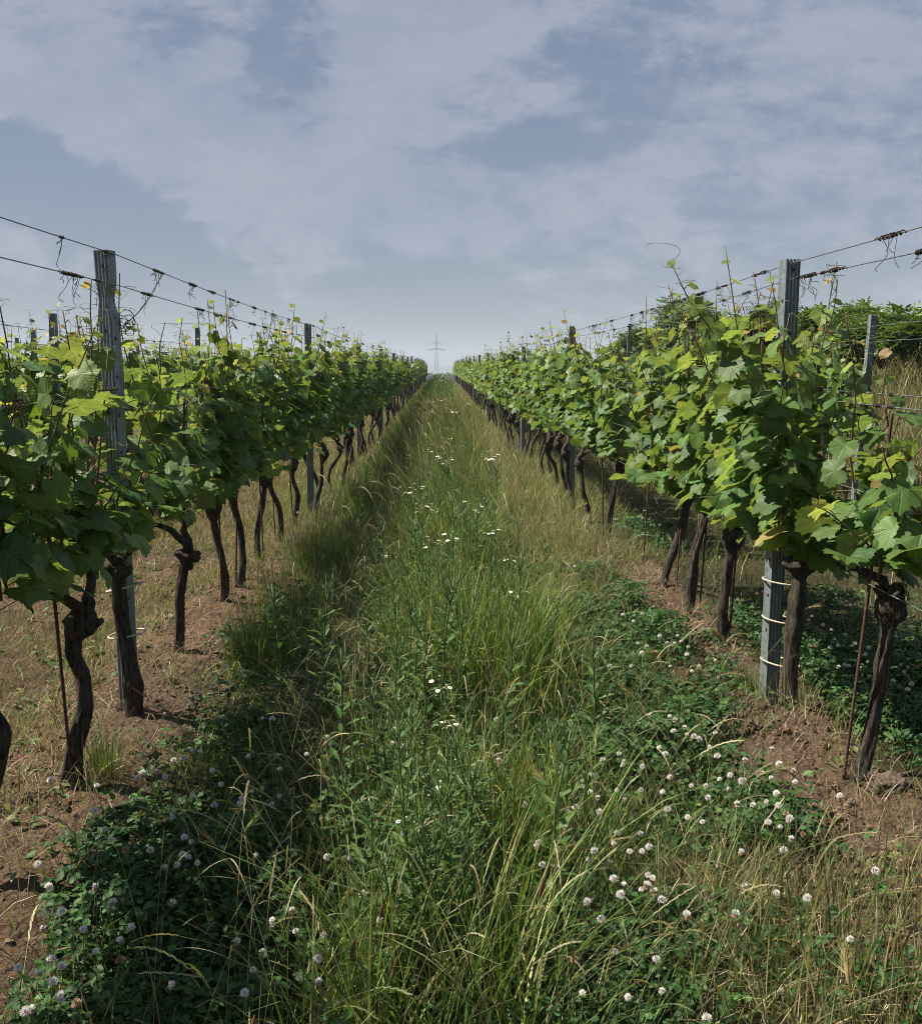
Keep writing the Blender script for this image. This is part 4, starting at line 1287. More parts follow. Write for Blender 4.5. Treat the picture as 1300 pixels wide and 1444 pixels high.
def build_ears():
    """flowering grass: ryegrass spikes and bearded wild barley"""
    a = Acc()
    rng = np.random.default_rng(31)
    def spike(p, d, L, col, n=12):
        # a zigzag of small overlapping spikelets along a curved axis
        t = np.linspace(0, 1, n); droop = rng.uniform(.1, .5)
        ax = p + d * (t * L)[:, None] + np.array([0, 0, -1.0]) * (droop * L * t ** 2)[:, None]
        sd = nrm(np.cross(d, rng.normal(0, 1, 3)))
        tang = nrm(np.gradient(ax, axis=0))
        V, T = [], []
        for i in range(n):
            s = sd * (1 if i % 2 else -1)
            b = ax[i]; l = L / n * 1.9; w = L / n * .16 + .0007
            V += [b - tang[i] * l * .15, b + s * w * 1.2 + tang[i] * l * .35, b + s * w * .75 + tang[i] * l, b + tang[i] * l * .55]
            k = len(V) - 4
            T += [(k, k + 1, k + 3), (k + 1, k + 2, k + 3)]
        a.add(np.array(V), np.array(T), None, col)
    def stalk(x, y, h, lean, az, cols, r=.0011):
        t = np.linspace(0, 1, 7)
        d = np.array([math.cos(az), math.sin(az), 0])
        g = gzf(x, y)
        P = np.array([x, y, g]) + d * (h * lean * t ** 2)[:, None] + np.array([0, 0, 1]) * (h * t * math.sqrt(max(.1, 1 - (lean * .8) ** 2)))[:, None]
        m = max(1, (y / 5.5) ** .9)
        tube(a, P, np.linspace(r, r * .6, 7) * m, 3, cols, cap=False)
        return P[-1], nrm(P[-1] - P[-2])
    for _ in range(2300):
        y = 1.8 + 6.5 * rng.random() ** 1.25
        x = rng.normal(.08, .42)
        if rng.random() < .16: x = rng.uniform(.5, 1.2)
        if rng.random() < .12: x = rng.uniform(-.9, -.2)
        if not -1.0 < x < 1.35: continue
        c = np.array([(.17, .19, .08), (.30, .27, .14), (.22, .23, .10), (.40, .35, .21)][rng.integers(0, 4)]) * math.exp(rng.normal(0, .15))
        p, d = stalk(x, y, rng.uniform(.22, .52), rng.uniform(.15, .8), rng.uniform(0, 6.28), c * .8)
        spike(p, d, rng.uniform(.06, .15), c * .9, rng.integers(11, 18))
    for _ in range(420):         # the tall pale stalks further down the path
        y = rng.uniform(5.5, 26); x = rng.normal(.15, .42)
        c = np.array([(.34, .27, .15), (.42, .35, .2)][rng.integers(0, 2)])
        p, d = stalk(x, y, rng.uniform(.6, .95), rng.uniform(.1, .5), rng.normal(2.9, .6), c * .75, .0013)
        spike(p, d, rng.uniform(.12, .22) * max(1, (y / 12) ** .5), c, 10)
    for u, v in ((325, 1430), (530, 1330), (520, 1150), (700, 760), (668, 640), (515, 1250), (470, 1310), (960, 1190), (740, 1230)):
        x, y = ray_ground(u, v, .3)
        p, d = stalk(x, y, .30, .12, rng.uniform(0, 6.28), np.array([.13, .12, .05]), .0014)
        q = np.linspace(0, 1, 9)
        tube(a, p + d * (q * .055)[:, None], [.002, .0042, .005, .005, .0048, .0045, .004, .003, .001], 7, (.16, .085, .045), lambda tt, th: 1 + .2 * np.sin(th * 3 + tt * 40))
    tag(a.build('flowering_grass', M_GRASS), 'flowering grass spikes standing over the path', 'grass', kind='stuff')
    # bearded barley heads
    a2 = Acc(); a, keep_a = a2, a
    spots = [ray_ground(u, v, .28) for u, v in ((745, 800), (775, 965), (1078, 905), (1060, 890), (1045, 930), (870, 1010), (855, 1140), (910, 1120), (700, 900), (735, 1050), (420, 890), (430, 905), (440, 940), (300, 1150), (360, 1160),
                                                (840, 1095), (690, 930), (560, 1010), (880, 720), (870, 740), (890, 745), (850, 745), (1055, 870), (830, 780), (800, 800), (660, 905), (905, 700), (1240, 1400), (1225, 1430))]
    for _ in range(46): spots.append((rng.uniform(.55, 1.2), rng.uniform(6.0, 9.5)))
    for _ in range(30): spots.append((rng.normal(.05, .4), rng.uniform(2.5, 7)))
    for x, y in spots:
        c = np.array([(.26, .27, .10), (.36, .30, .13), (.20, .24, .08)][rng.integers(0, 3)])
        az = rng.uniform(0, 6.28)
        p, d = stalk(x, y, rng.uniform(.28, .42), rng.uniform(.25, .7), az, c * .7, .0013)
        L = rng.uniform(.06, .09)
        n = 46
        t = rng.random(n); b = p + d * (t * L)[:, None] + np.array([0, 0, -.25 * L]) * (t ** 2)[:, None]
        dr = nrm(d * 1.0 + rng.normal(0, .26, (n, 3)) + np.array([0, 0, -.25])); l = rng.uniform(.03, .06, n)
        sd = nrm(np.cross(dr, rng.normal(0, 1, (n, 3)))) * (.0009 * max(1, y / 5))
        V = np.stack([b - sd, b + sd, b + dr * l[:, None]], 1).reshape(-1, 3)
        a2.add(V, np.arange(n * 3).reshape(-1, 3), None, c)
        q = np.linspace(0, 1, 6); tube(a2, p + d * (q * L)[:, None] + np.array([0, 0, -.25 * L]) * (q ** 2)[:, None], [.002, .004, .0045, .004, .003, .001], 5, c * .9, cap=False)
    tag(a2.build('wild_barley', M_GRASS), 'bearded wild barley heads nodding among the grass', 'wild barley', kind='stuff')


build_ears()


def clover_leaf(seed):
    r = np.random.default_rng(seed)
    V, T = [], []
    for k in range(3):
        a = k * 2 * pi / 3 + r.normal(0, .1)
        pts = np.array([(0, 0, 0), (.26, .30, .04), (.40, .66, .02), (.22, .98, -.05), (0, .90, -.08), (-.22, .98, -.05), (-.40, .66, .02), (-.26, .30, .04), (0, .52, -.07)])
        pts[:, 2] += -r.uniform(.0, .45) * (pts[:, 1]) ** 2 + r.uniform(0, .25) * np.abs(pts[:, 0]) + .10
        c, s = math.cos(a), math.sin(a)
        P = pts.copy(); P[:, 0] = c * pts[:, 0] - s * pts[:, 1]; P[:, 1] = s * pts[:, 0] + c * pts[:, 1]
        o = len(V)
        V += list(P)
        for i in range(8): T.append((o + 8, o + i, o + (i + 1) % 8))
    return np.array(V), np.array(T), None


CLOVER = [clover_leaf(i) for i in range(5)]


def clover_patch(x, y, hh, size, cols, wts=None):
    """leaves on thin stalks, the leaf roughly level and turned a little to the light"""
    a = Acc(); n = len(x)
    b = base3(x, y)
    off = RNG.normal(0, .025, (n, 2))
    tip = b.copy(); tip[:, :2] += off; tip[:, 2] += hh
    sc = size * far_mul(y, 5, .8)
    nn = np.stack([RNG.normal(-.1, .38, n), RNG.normal(-.05, .38, n), np.ones(n)], 1)
    M = frames(nn, RNG.normal(0, 1, (n, 3))) * sc[:, None, None]
    ti = tints(n, cols, wts, .2)
    w = RNG.integers(0, len(CLOVER), n)
    for i, p in enumerate(CLOVER):
        m = w == i; a.stamp(p, M[m], tip[m], ti[m], RNG.random(m.sum()))
    m = RNG.random(n) < .45; k = m.sum()
    sx = np.stack([np.full(k, .0011), RNG.normal(0, .0005, k), np.zeros(k)], 1)
    V = np.stack([b[m] - sx, b[m] + sx, tip[m] + sx * .7, tip[m] - sx * .7], 1).reshape(-1, 3)
    a.add(V, None, np.arange(k * 4).reshape(-1, 4), np.repeat(ti[m] * 1.15, 4, axis=0))
    return a


C_DARK = [(.022, .062, .017), (.034, .084, .022), (.055, .11, .03)]


def clover_mask(x, y):
    """where clover grows thickly"""
    n = fbm(x * 2.2, y * 1.8, 3, 75) - .5
    left = ss(-1.16, -.98, x + n * .35) * (1 - ss(-.56, -.42, x + n * .3 + .22 * ss(3.0, 4.2, y))) * (1 - ss(5.2, 6.4, y))
    right = ss(.10, .34, x + n * .5) * (1 - ss(1.20, 1.36, x + n * .35 + .06 * ss(4.6, 6, y) + .2 * np.exp(-((y - 3.4) / .55) ** 2))) * (1 - ss(6.2, 7.6, y)) * (.3 + .7 * ss(2.2, 2.8, y + (x < .62) * .8))
    mid = .36 * ss(-.5, -.3, x) * (1 - ss(.3, .5, x)) * (1 - ss(4.0, 5.5, y))
    out = ss(1.60, 1.76, x + n * .25) * (1 - ss(4.6, 6.4, y - .4 * (x - 2)))
    rr = .85 * np.exp(-((x - 2.0) / .22) ** 2 - ((y - 8.4) / .7) ** 2)
    return np.clip(np.maximum.reduce([left, right, mid, out, rr]), 0, 1)


def build_clover():
    n = 80000
    x, y = scatter(n, 1.45, 9.5, 4.5, lambda y, u: -1.25 + 4.4 * u, 1.0)
    m = RNG.random(n) < clover_mask(x, y) * (.15 + .85 * clump(x, y, 2.6, 66, .38, .56)); x, y = keep(m, x, y); n = len(x)
    top = .05 + .26 * fbm(x * 2.6, y * 2.6, 3, 85) ** 1.4 + .05 * np.exp(-((x + .75) / .3) ** 2 - ((y - 2.3) / .5) ** 2)
    hh = top * (1 - .75 * RNG.random(n) ** 2.2)
    a = clover_patch(x, y, hh, U(.013, .030, n), C_DARK, (4, 4, 2.2))
    tag(a.build('clover', M_CLOVER), 'dense dark green clover leaves carpeting the path edges', 'clover', kind='stuff')
    # broad leaved seedlings on the soil and in the grass
    a = Acc(); rng = np.random.default_rng(5)
    pts = [ray_ground(u, v) for u, v in ((45, 1090), (40, 1060), (62, 1165), (28, 1170), (85, 1130), (75, 915), (60, 925), (955, 1070), (1180, 1098), (935, 1140), (30, 1250), (60, 1210), (100, 1195), (45, 990), (130, 1240), (975, 1130),
                                         (1150, 1150), (1240, 1230), (585, 1395), (590, 1330), (1120, 1160))]
    for _ in range(260):
        s = rng.random() < .7
        pts.append(((ROW_L - .2 - rng.random() * 1.8) if s else (ROW_R + rng.normal(0, .35)), 2.3 + 7 * rng.random() ** 1.3))
    for x, y in pts:
        k = rng.integers(5, 11); az = rng.uniform(0, 6.28, k)
        g = gzf(x, y); d = np.stack([np.cos(az), np.sin(az), np.zeros(k)], 1)
        h = rng.uniform(.01, .08, k)
        loc = np.array([x, y, g]) + d * rng.uniform(.005, .02, (k, 1)) + np.array([0, 0, 1]) * h[:, None]
        nn = d * .5 * rng.normal(.3, .6, (k, 1)) + np.array([0, 0, 1.0]) + rng.normal(0, .2, (k, 3))
        M = frames(nn, d + np.array([0, 0, .4])) * (rng.uniform(.018, .045, k))[:, None, None]
        V = np.array([(0, 0, 0), (.28, .4, .06), (.2, .8, .05), (0, 1.1, -.06), (-.2, .8, .05), (-.28, .4, .06), (0, .5, -.02)])
        a.stamp((V, np.array([(6, i, (i + 1) % 6) for i in range(6)]), None), M, loc, tints(k, [(.06, .12, .035), (.09, .15, .05), (.12, .13, .045)], rng=rng), rng.random(k))
    tag(a.build('seedlings', M_CLOVER), 'small broad leaved weeds scattered over the bare soil', 'weeds', kind='stuff')
    # soil crumbs
    a = Acc()
    def crumb(seed):
        r = np.random.default_rng(seed)
        V = []
        for i, ph in enumerate((-1.2, -.45, .45, 1.2)):
            for k in range(7):
                t = k / 7 * 2 * pi + .4 * i
                V.append(np.array([math.cos(t) * math.cos(ph), math.sin(t) * math.cos(ph), .8 * math.sin(ph)]) * r.uniform(.72, 1.15))
        V = np.array(V); Q = []
        for i in range(3):
            for k in range(7): Q.append((i * 7 + k, i * 7 + (k + 1) % 7, i * 7 + 7 + (k + 1) % 7, i * 7 + 7 + k))
        V = np.concatenate([V, [[0, 0, .85]]]); T = [(21 + k, 21 + (k + 1) % 7, 28) for k in range(7)]
        return V, np.array(T), np.array(Q)
    n = 20000
    sdx = RNG.random(n) < .5
    x = np.where(sdx, ROW_L + RNG.normal(-.1, .35, n), ROW_R + RNG.normal(0, .3, n)); y = 1.8 + 6.5 * RNG.random(n) ** 1.3
    ex = RNG.random(n) < .12; x = np.where(ex, U(.85, 1.5, n), x); y = np.where(ex, U(1.8, 2.8, n), y)
    m = RNG.random(n) < soil_w(x, y); x, y = keep(m, x, y); n = len(x)
    s = .0025 + .016 * RNG.random(n) ** 5
    M = frames(RNG.normal(0, 1, (n, 3)), RNG.normal(0, 1, (n, 3))) * s[:, None, None]
    w = RNG.integers(0, 4, n)
    ti = tints(n, [(.145, .098, .068), (.17, .118, .084), (.118, .078, .054)], None, .14)
    b = base3(x, y, .0); b[:, 2] += s * .3
    for i in range(4):
        k = w == i; a.stamp(crumb(i), M[k], b[k], ti[k])
    tag(a.build('soil_crumbs', M_SOIL, smooth=False), 'loose brown soil crumbs under the vines', 'soil', kind='stuff')
    # the two big clods by the right-hand vines
    for nm, (u, v, zz), r, lab in (('clod', (992, 893, .05), (.085, .07, .075), 'pale flat-faced clod of soil between two trunks of the right row'),
                                   ('clod', (1250, 1120, .0), (.085, .08, .055), 'rough brown clod heaped beside the slim leaning trunk')):
        cx, cy = ray_ground(u, v, zz)
        a = Acc(); nu, nv = 34, 20
        th, ph = np.meshgrid(np.linspace(0, 2 * pi, nu, endpoint=False), np.linspace(-1.45, 1.5, nv))
        d = np.stack([np.cos(th) * np.cos(ph), np.sin(th) * np.cos(ph), np.sin(ph)], -1)
        q = np.sign(d) * np.abs(d) ** .7
        rad = .8 + .5 * (fbm(d[..., 0] * 2 + 9 + cx, d[..., 2] * 2 + d[..., 1] * 2 + 5, 4, 91) - .5) + .5 * (fbm(d[..., 0] * 6 + 30, d[..., 2] * 9 + d[..., 1] * 9 + 50, 3, 95) - .5)
        V = (q * rad[..., None] * np.array(r)).reshape(-1, 3)
        i = np.arange(nv - 1)[:, None] * nu; j = np.arange(nu)[None]; k = (j + 1) % nu
        Q = np.stack([i + j, i + k, i + nu + k, i + nu + j], -1).reshape(-1, 4)
        top = np.array([[(nv - 1) * nu + j_, (nv - 1) * nu + (j_ + 1) % nu, len(V)] for j_ in range(nu)])
        a.add(np.concatenate([V, [V[-nu:].mean(0)]]), top, Q, (.21, .155, .12) if cx < 1.6 else (.125, .092, .066))
        o = a.build('soil_clod', M_GROUND); o.location = (cx, cy, gzf(cx, cy) + r[2] * .1)
        tag(o, lab, 'clod')


build_clover()

# ------------------------------------------------------------------ clover flowers: each a thing


def clover_head(seed, kind):
    """round head of many narrow florets; older heads have drooping brown ones below"""
    r = np.random.default_rng(seed)
    top, low = Acc(), Acc()
    n = 62
    for i in range(n):
        f = (i + .5) / n
        ph = math.asin(1 - 1.55 * f); th = i * 2.39996
        d = np.array([math.cos(th) * math.cos(ph), math.sin(th) * math.cos(ph), math.sin(ph)])
        L = .0115 * r.uniform(.85, 1.15)
        brown = (kind == 1 and f > .55) or (kind == 2)
        acc = low if brown else top
        if brown and kind == 1: d = nrm(d + np.array([0, 0, -.9]))
        s = nrm(np.cross(d, np.array([.1, .2, 1.0])) + 1e-6); u = np.cross(s, d)
        b = d * .0022; w = .0021
        V = [b - s * w * .5, b + s * w * .5, b + d * L * .6 + s * w, b + d * L + u * .0018, b + d * L * .6 - s * w, b + d * L * .55 + u * .0022]
        c = np.array([.62, .42, .30]) * r.uniform(.45, .8) if brown else np.array([.80, .78, .74]) * r.uniform(.85, 1.05)
        if not brown and f > .5: c = c * np.array([.98, .93, .93])
        acc.add(np.array(V), [(0, 1, 5), (1, 2, 5), (2, 3, 5), (3, 4, 5), (4, 0, 5)], None, c)
    return top, low


CLOVER_PX = [(198, 1095), (205, 1112), (193, 1080), (245, 1072), (272, 1068), (283, 1072), (300, 1095), (312, 1118), (338, 1128), (302, 1122), (273, 1133), (243, 1140), (246, 1155), (260, 1178), (270, 1190), (212, 1198), (178, 1213), (232, 1212), (257, 1200),
             (250, 1222), (265, 1195), (135, 1262), (155, 1270), (109, 1168), (148, 1168), (70, 1276), (60, 1307), (243, 1267), (185, 1308), (118, 1320), (170, 1330), (168, 1348), (135, 1350), (72, 1344), (58, 1388), (84, 1392), (85, 1405), (35, 1415), (88, 1368),
             (334, 1325), (369, 1327), (345, 1400), (384, 1296), (5, 1420), (27, 1388), (108, 1408), (318, 940), (342, 942), (375, 940), (345, 958), (300, 972), (276, 960), (280, 985), (325, 965), (370, 1003), (384, 1020), (432, 1060), (395, 1082), (350, 1062),
             (461, 1205), (457, 1325), (448, 1355), (449, 1380), (493, 1200), (384, 1298), (520, 1078), (553, 1052), (556, 1020), (468, 1042), (523, 1125),
             (780, 1131), (778, 1150), (788, 1155), (760, 1192), (757, 1197), (740, 1143), (822, 1118), (843, 1115), (881, 1120), (878, 1092), (870, 1105), (850, 1080), (835, 1105), (838, 1202), (865, 1200), (888, 1192), (860, 1222), (880, 1248), (905, 1240), (912, 1250),
             (914, 1230), (922, 1265), (933, 1280), (848, 1288), (865, 1248), (875, 1262), (920, 1252), (905, 1212), (915, 1205), (925, 1370), (886, 1388), (868, 1332), (933, 1412), (785, 1210), (870, 1180), (830, 1225),
             (880, 1065), (938, 1070), (945, 1085), (1030, 1085), (1050, 1080), (1088, 1068), (1098, 1085), (1075, 1088), (1087, 1100), (1095, 1118), (1108, 1155), (1100, 1165), (1080, 1142), (1098, 1132), (1120, 1125), (1112, 1160), (1045, 1202), (1105, 1196), (1115, 1192),
             (1138, 1275), (1200, 1310), (1045, 1112), (1015, 1090), (900, 905), (912, 910), (925, 915), (940, 917), (950, 920), (955, 908), (960, 912), (930, 908), (968, 935), (975, 958), (985, 952), (1008, 955), (1012, 968), (945, 940), (970, 925), (905, 920),
             (893, 880), (905, 872), (878, 868), (945, 1000), (952, 1010), (985, 1045), (1000, 1060), (917, 998), (930, 1050), (950, 1028), (968, 1042), (860, 930), (890, 945), (998, 1132), (970, 1150), (1062, 1125), (1028, 1110),
             (1130, 885), (1125, 900), (1133, 865), (1140, 880), (1150, 888), (1155, 905), (1160, 895), (1170, 920), (1172, 900), (1180, 935), (1190, 950), (1195, 958), (1192, 890), (1213, 925), (1220, 930), (1225, 915), (1240, 900), (1253, 928), (1262, 905), (1270, 935), (1275, 950),
             (1285, 965), (1257, 990), (1267, 985), (1278, 1000), (1280, 940), (1205, 905), (1145, 872), (1088, 835), (1100, 838), (1075, 848), (1060, 832), (1050, 828), (1068, 838), (1080, 826), (1120, 860), (1210, 968), (1180, 975), (1150, 925), (1140, 940),
             (908, 730), (915, 742), (922, 735), (930, 745), (912, 725), (905, 748), (925, 728), (440, 690), (455, 700), (420, 730), (735, 870), (780, 930), (790, 880), (640, 1140), (655, 1180), (670, 1195), (590, 1200), (640, 1300), (700, 1010), (730, 1020), (520, 1180), (512, 1260), (780, 800), (800, 798), (820, 795), (810, 805), (795, 808)]


def build_clover_flowers():
    rng = np.random.default_rng(8)
    zone = {'lower left clover': 'by the lower left clover bank', 'middle': 'in the grass of the path middle', 'right': 'in the clover along the right of the path', 'outer': 'in the clover behind the banded post', 'verge': 'near the soil at the left vine feet'}
    protos = []
    for kind, nm in enumerate(('white', 'white with brown underside', 'faded brown')):
        o = empty('clover_flower', (0, 0, 0), 'x', 'clover flower')
        a, b = clover_head(kind * 7 + 1, kind)
        if a.v: a.build('petals', M_PETAL, o, smooth=False)
        if b.v: b.build('withered_petals', M_PETAL, o, smooth=False)
        st = Acc(); q = np.linspace(0, 1, 7)
        tube(st, np.stack([.016 * np.sin(q * 2.2), .012 * q ** 2 * 0 + .01 * np.sin(q * 3), -.24 * q], 1), .0011, 4, (.09, .14, .04), cap=False)
        st.build('stem', M_STEM, o)
        protos.append([o, False, nm])
    pts = []
    for u, v in CLOVER_PX:
        x, y = ray_ground(u, v, .17)
        pts.append((x, y))
    for k in range(78):
        x, y = pts[rng.choice([q for q in range(len(CLOVER_PX)) if CLOVER_PX[q][1] > 1040])]
        pts.append((x + rng.normal(0, .13), y + rng.normal(0, .13)))
    def where(x, y):
        if x > 1.68: return 'in the clover behind the banded post row'
        if x > .45: return 'over the clover on the right of the path'
        if x < -.3 and y < 3.6: return 'over the dark clover bank at the lower left'
        if x < -.3: return 'beside the left vine row past the first trunks'
        return 'among the tall weeds of the path middle'
    for i, (x, y) in enumerate(pts):
        r = rng.random(); k = 0 if r < .66 else (1 if r < .9 else 2)
        p, used, nm = protos[k]
        o = copy_tree(p) if used else p
        protos[k][1] = True
        hh = rng.uniform(.21, .275)
        o.location = (x, y, gzf(x, y) + hh)
        s = rng.uniform(.6, .95) * max(1, (y / 7) ** .6)
        o.scale = (s, s, s)
        o.rotation_euler = (rng.normal(0, .22), rng.normal(0, .22), rng.uniform(0, 6.28))
        w = where(x, y)
        tag(o, '%s clover flower head %s' % (nm, w), None, '%s clover flowers %s' % (nm, w))


build_clover_flowers()

# ------------------------------------------------------------------ fleabane: tall leafy plants with small daisies


def make_fleabane(seed, H=.62, nleaf=26, nfl=6, bud=5):
    r = np.random.default_rng(seed)
    o = empty('fleabane_plant', (0, 0, 0), 'x', 'wild flower')
    st, lf = Acc(), Acc()
    t = np.linspace(0, 1, 10)
    cx = np.cumsum(r.normal(0, .008, 10)); cy = np.cumsum(r.normal(0, .008, 10))
    P = np.stack([cx, cy, -.03 + (H + .03) * t], 1)
    tube(st, P, np.linspace(.0042, .0022, 10), 6, (.085, .135, .04))
    V = np.array([(0, 0, 0), (.07, .25, .03), (.12, .55, .02), (.06, .85, -.06), (0, 1.0, -.14), (-.06, .85, -.06), (-.12, .55, .02), (-.07, .25, .03), (0, .3, -.02), (0, .6, -.03)])
    T = np.array([(0, 1, 8), (0, 8, 7), (1, 2, 9), (1, 9, 8), (7, 8, 9), (7, 9, 6), (2, 3, 9), (9, 5, 6), (3, 4, 9), (4, 5, 9)])
    f = np.linspace(.1, .93, nleaf); az = np.arange(nleaf) * 2.4 + r.normal(0, .3, nleaf)
    d = np.stack([np.cos(az), np.sin(az), np.zeros(nleaf)], 1)
    loc = np.stack([np.interp(f, t, P[:, i]) for i in range(3)], 1)
    up = r.uniform(.3, 1.0, nleaf)[:, None]
    tip = d + np.array([0, 0, 1.0]) * up; nn = -d * up + np.array([0, 0, 1.0])
    L = (.11 * (1 - .55 * f) * r.uniform(.8, 1.2, nleaf))
    lf.stamp((V, T, None), frames(nn, tip) * L[:, None, None], loc, tints(nleaf, [(.055, .115, .028), (.075, .14, .035)], rng=r), r.random(nleaf))
    heads = []
    for k in range(nfl + bud):
        a = k * 2.4 + r.normal(0, .3); rad = r.uniform(.015, .075)
        e = P[-1] + np.array([math.cos(a) * rad, math.sin(a) * rad, r.uniform(.0, .06) + .01])
        b = np.array([np.interp(r.uniform(.82, .97), t, P[:, i]) for i in range(3)])
        m = (b + e) / 2 + np.array([math.cos(a), math.sin(a), 0]) * rad * .25
        tube(st, np.array([b, m, e]), [.0016, .0013, .0011], 4, (.09, .14, .045), cap=False)
        heads.append((e, a))
    st.build('stem', M_STEM, o); lf.build('foliage', M_GRASS, o)
    for k, (e, a) in enumerate(heads):
        ax = nrm(np.array([math.cos(a) * .35, math.sin(a) * .35, 1.0]) + r.normal(0, .12, 3))
        F = frames(ax[None], r.normal(0, 1, (1, 3)))[0]
        if k < nfl:
            p = Acc(); n = 30
            th = np.arange(n) / n * 2 * pi
            R = .0105 * r.uniform(.9, 1.1)
            for q in th:
                c, s = math.cos(q), math.sin(q); rr = R * r.uniform(.9, 1.05); w = .0010
                A = np.array([(c * .003 - s * w * .7, s * .003 + c * w * .7, 0), (c * .003 + s * w * .7, s * .003 - c * w * .7, 0), (c * rr + s * w, s * rr - c * w, .0006), (c * rr - s * w, s * rr + c * w, .0006)])
                p.add(A @ F.T + e, None, [(0, 1, 2, 3)], (.82, .81, .79))
            fo = p.build('flower', M_PETAL, o, smooth=False)
            dcen = Acc()
            thd = np.arange(10) / 10 * 2 * pi
            VV = [(0, 0, .003)] + [(.0022 * math.cos(q), .0022 * math.sin(q), .0022) for q in thd] + [(.0036 * math.cos(q), .0036 * math.sin(q), .0004) for q in thd]
            j = np.arange(10); kk = (j + 1) % 10
            dcen.add(np.array(VV) @ F.T + e, np.stack([np.zeros(10, int), 1 + j, 1 + kk], 1), np.stack([1 + j, 11 + j, 11 + kk, 1 + kk], 1), (.62, .42, .03))
            dcen.build('flower_centre', M_PETAL, fo)
        else:
            b = Acc(); th = np.linspace(0, 2 * pi, 8, endpoint=False)
            rings = [(.0015, -.002), (.0034, .0), (.0034, .002), (.0015, .004)]
            VV = np.array([(rr * math.cos(q), rr * math.sin(q), z) for rr, z in rings for q in th])
            j = np.arange(8); kk = (j + 1) % 8
            Q = np.concatenate([np.stack([i * 8 + j, i * 8 + kk, i * 8 + 8 + kk, i * 8 + 8 + j], 1) for i in range(3)])
            b.add(VV @ F.T + e, None, Q, (.42, .46, .22) if k % 2 else (.78, .77, .7)); b.build('bud', M_PETAL, o)
    return o


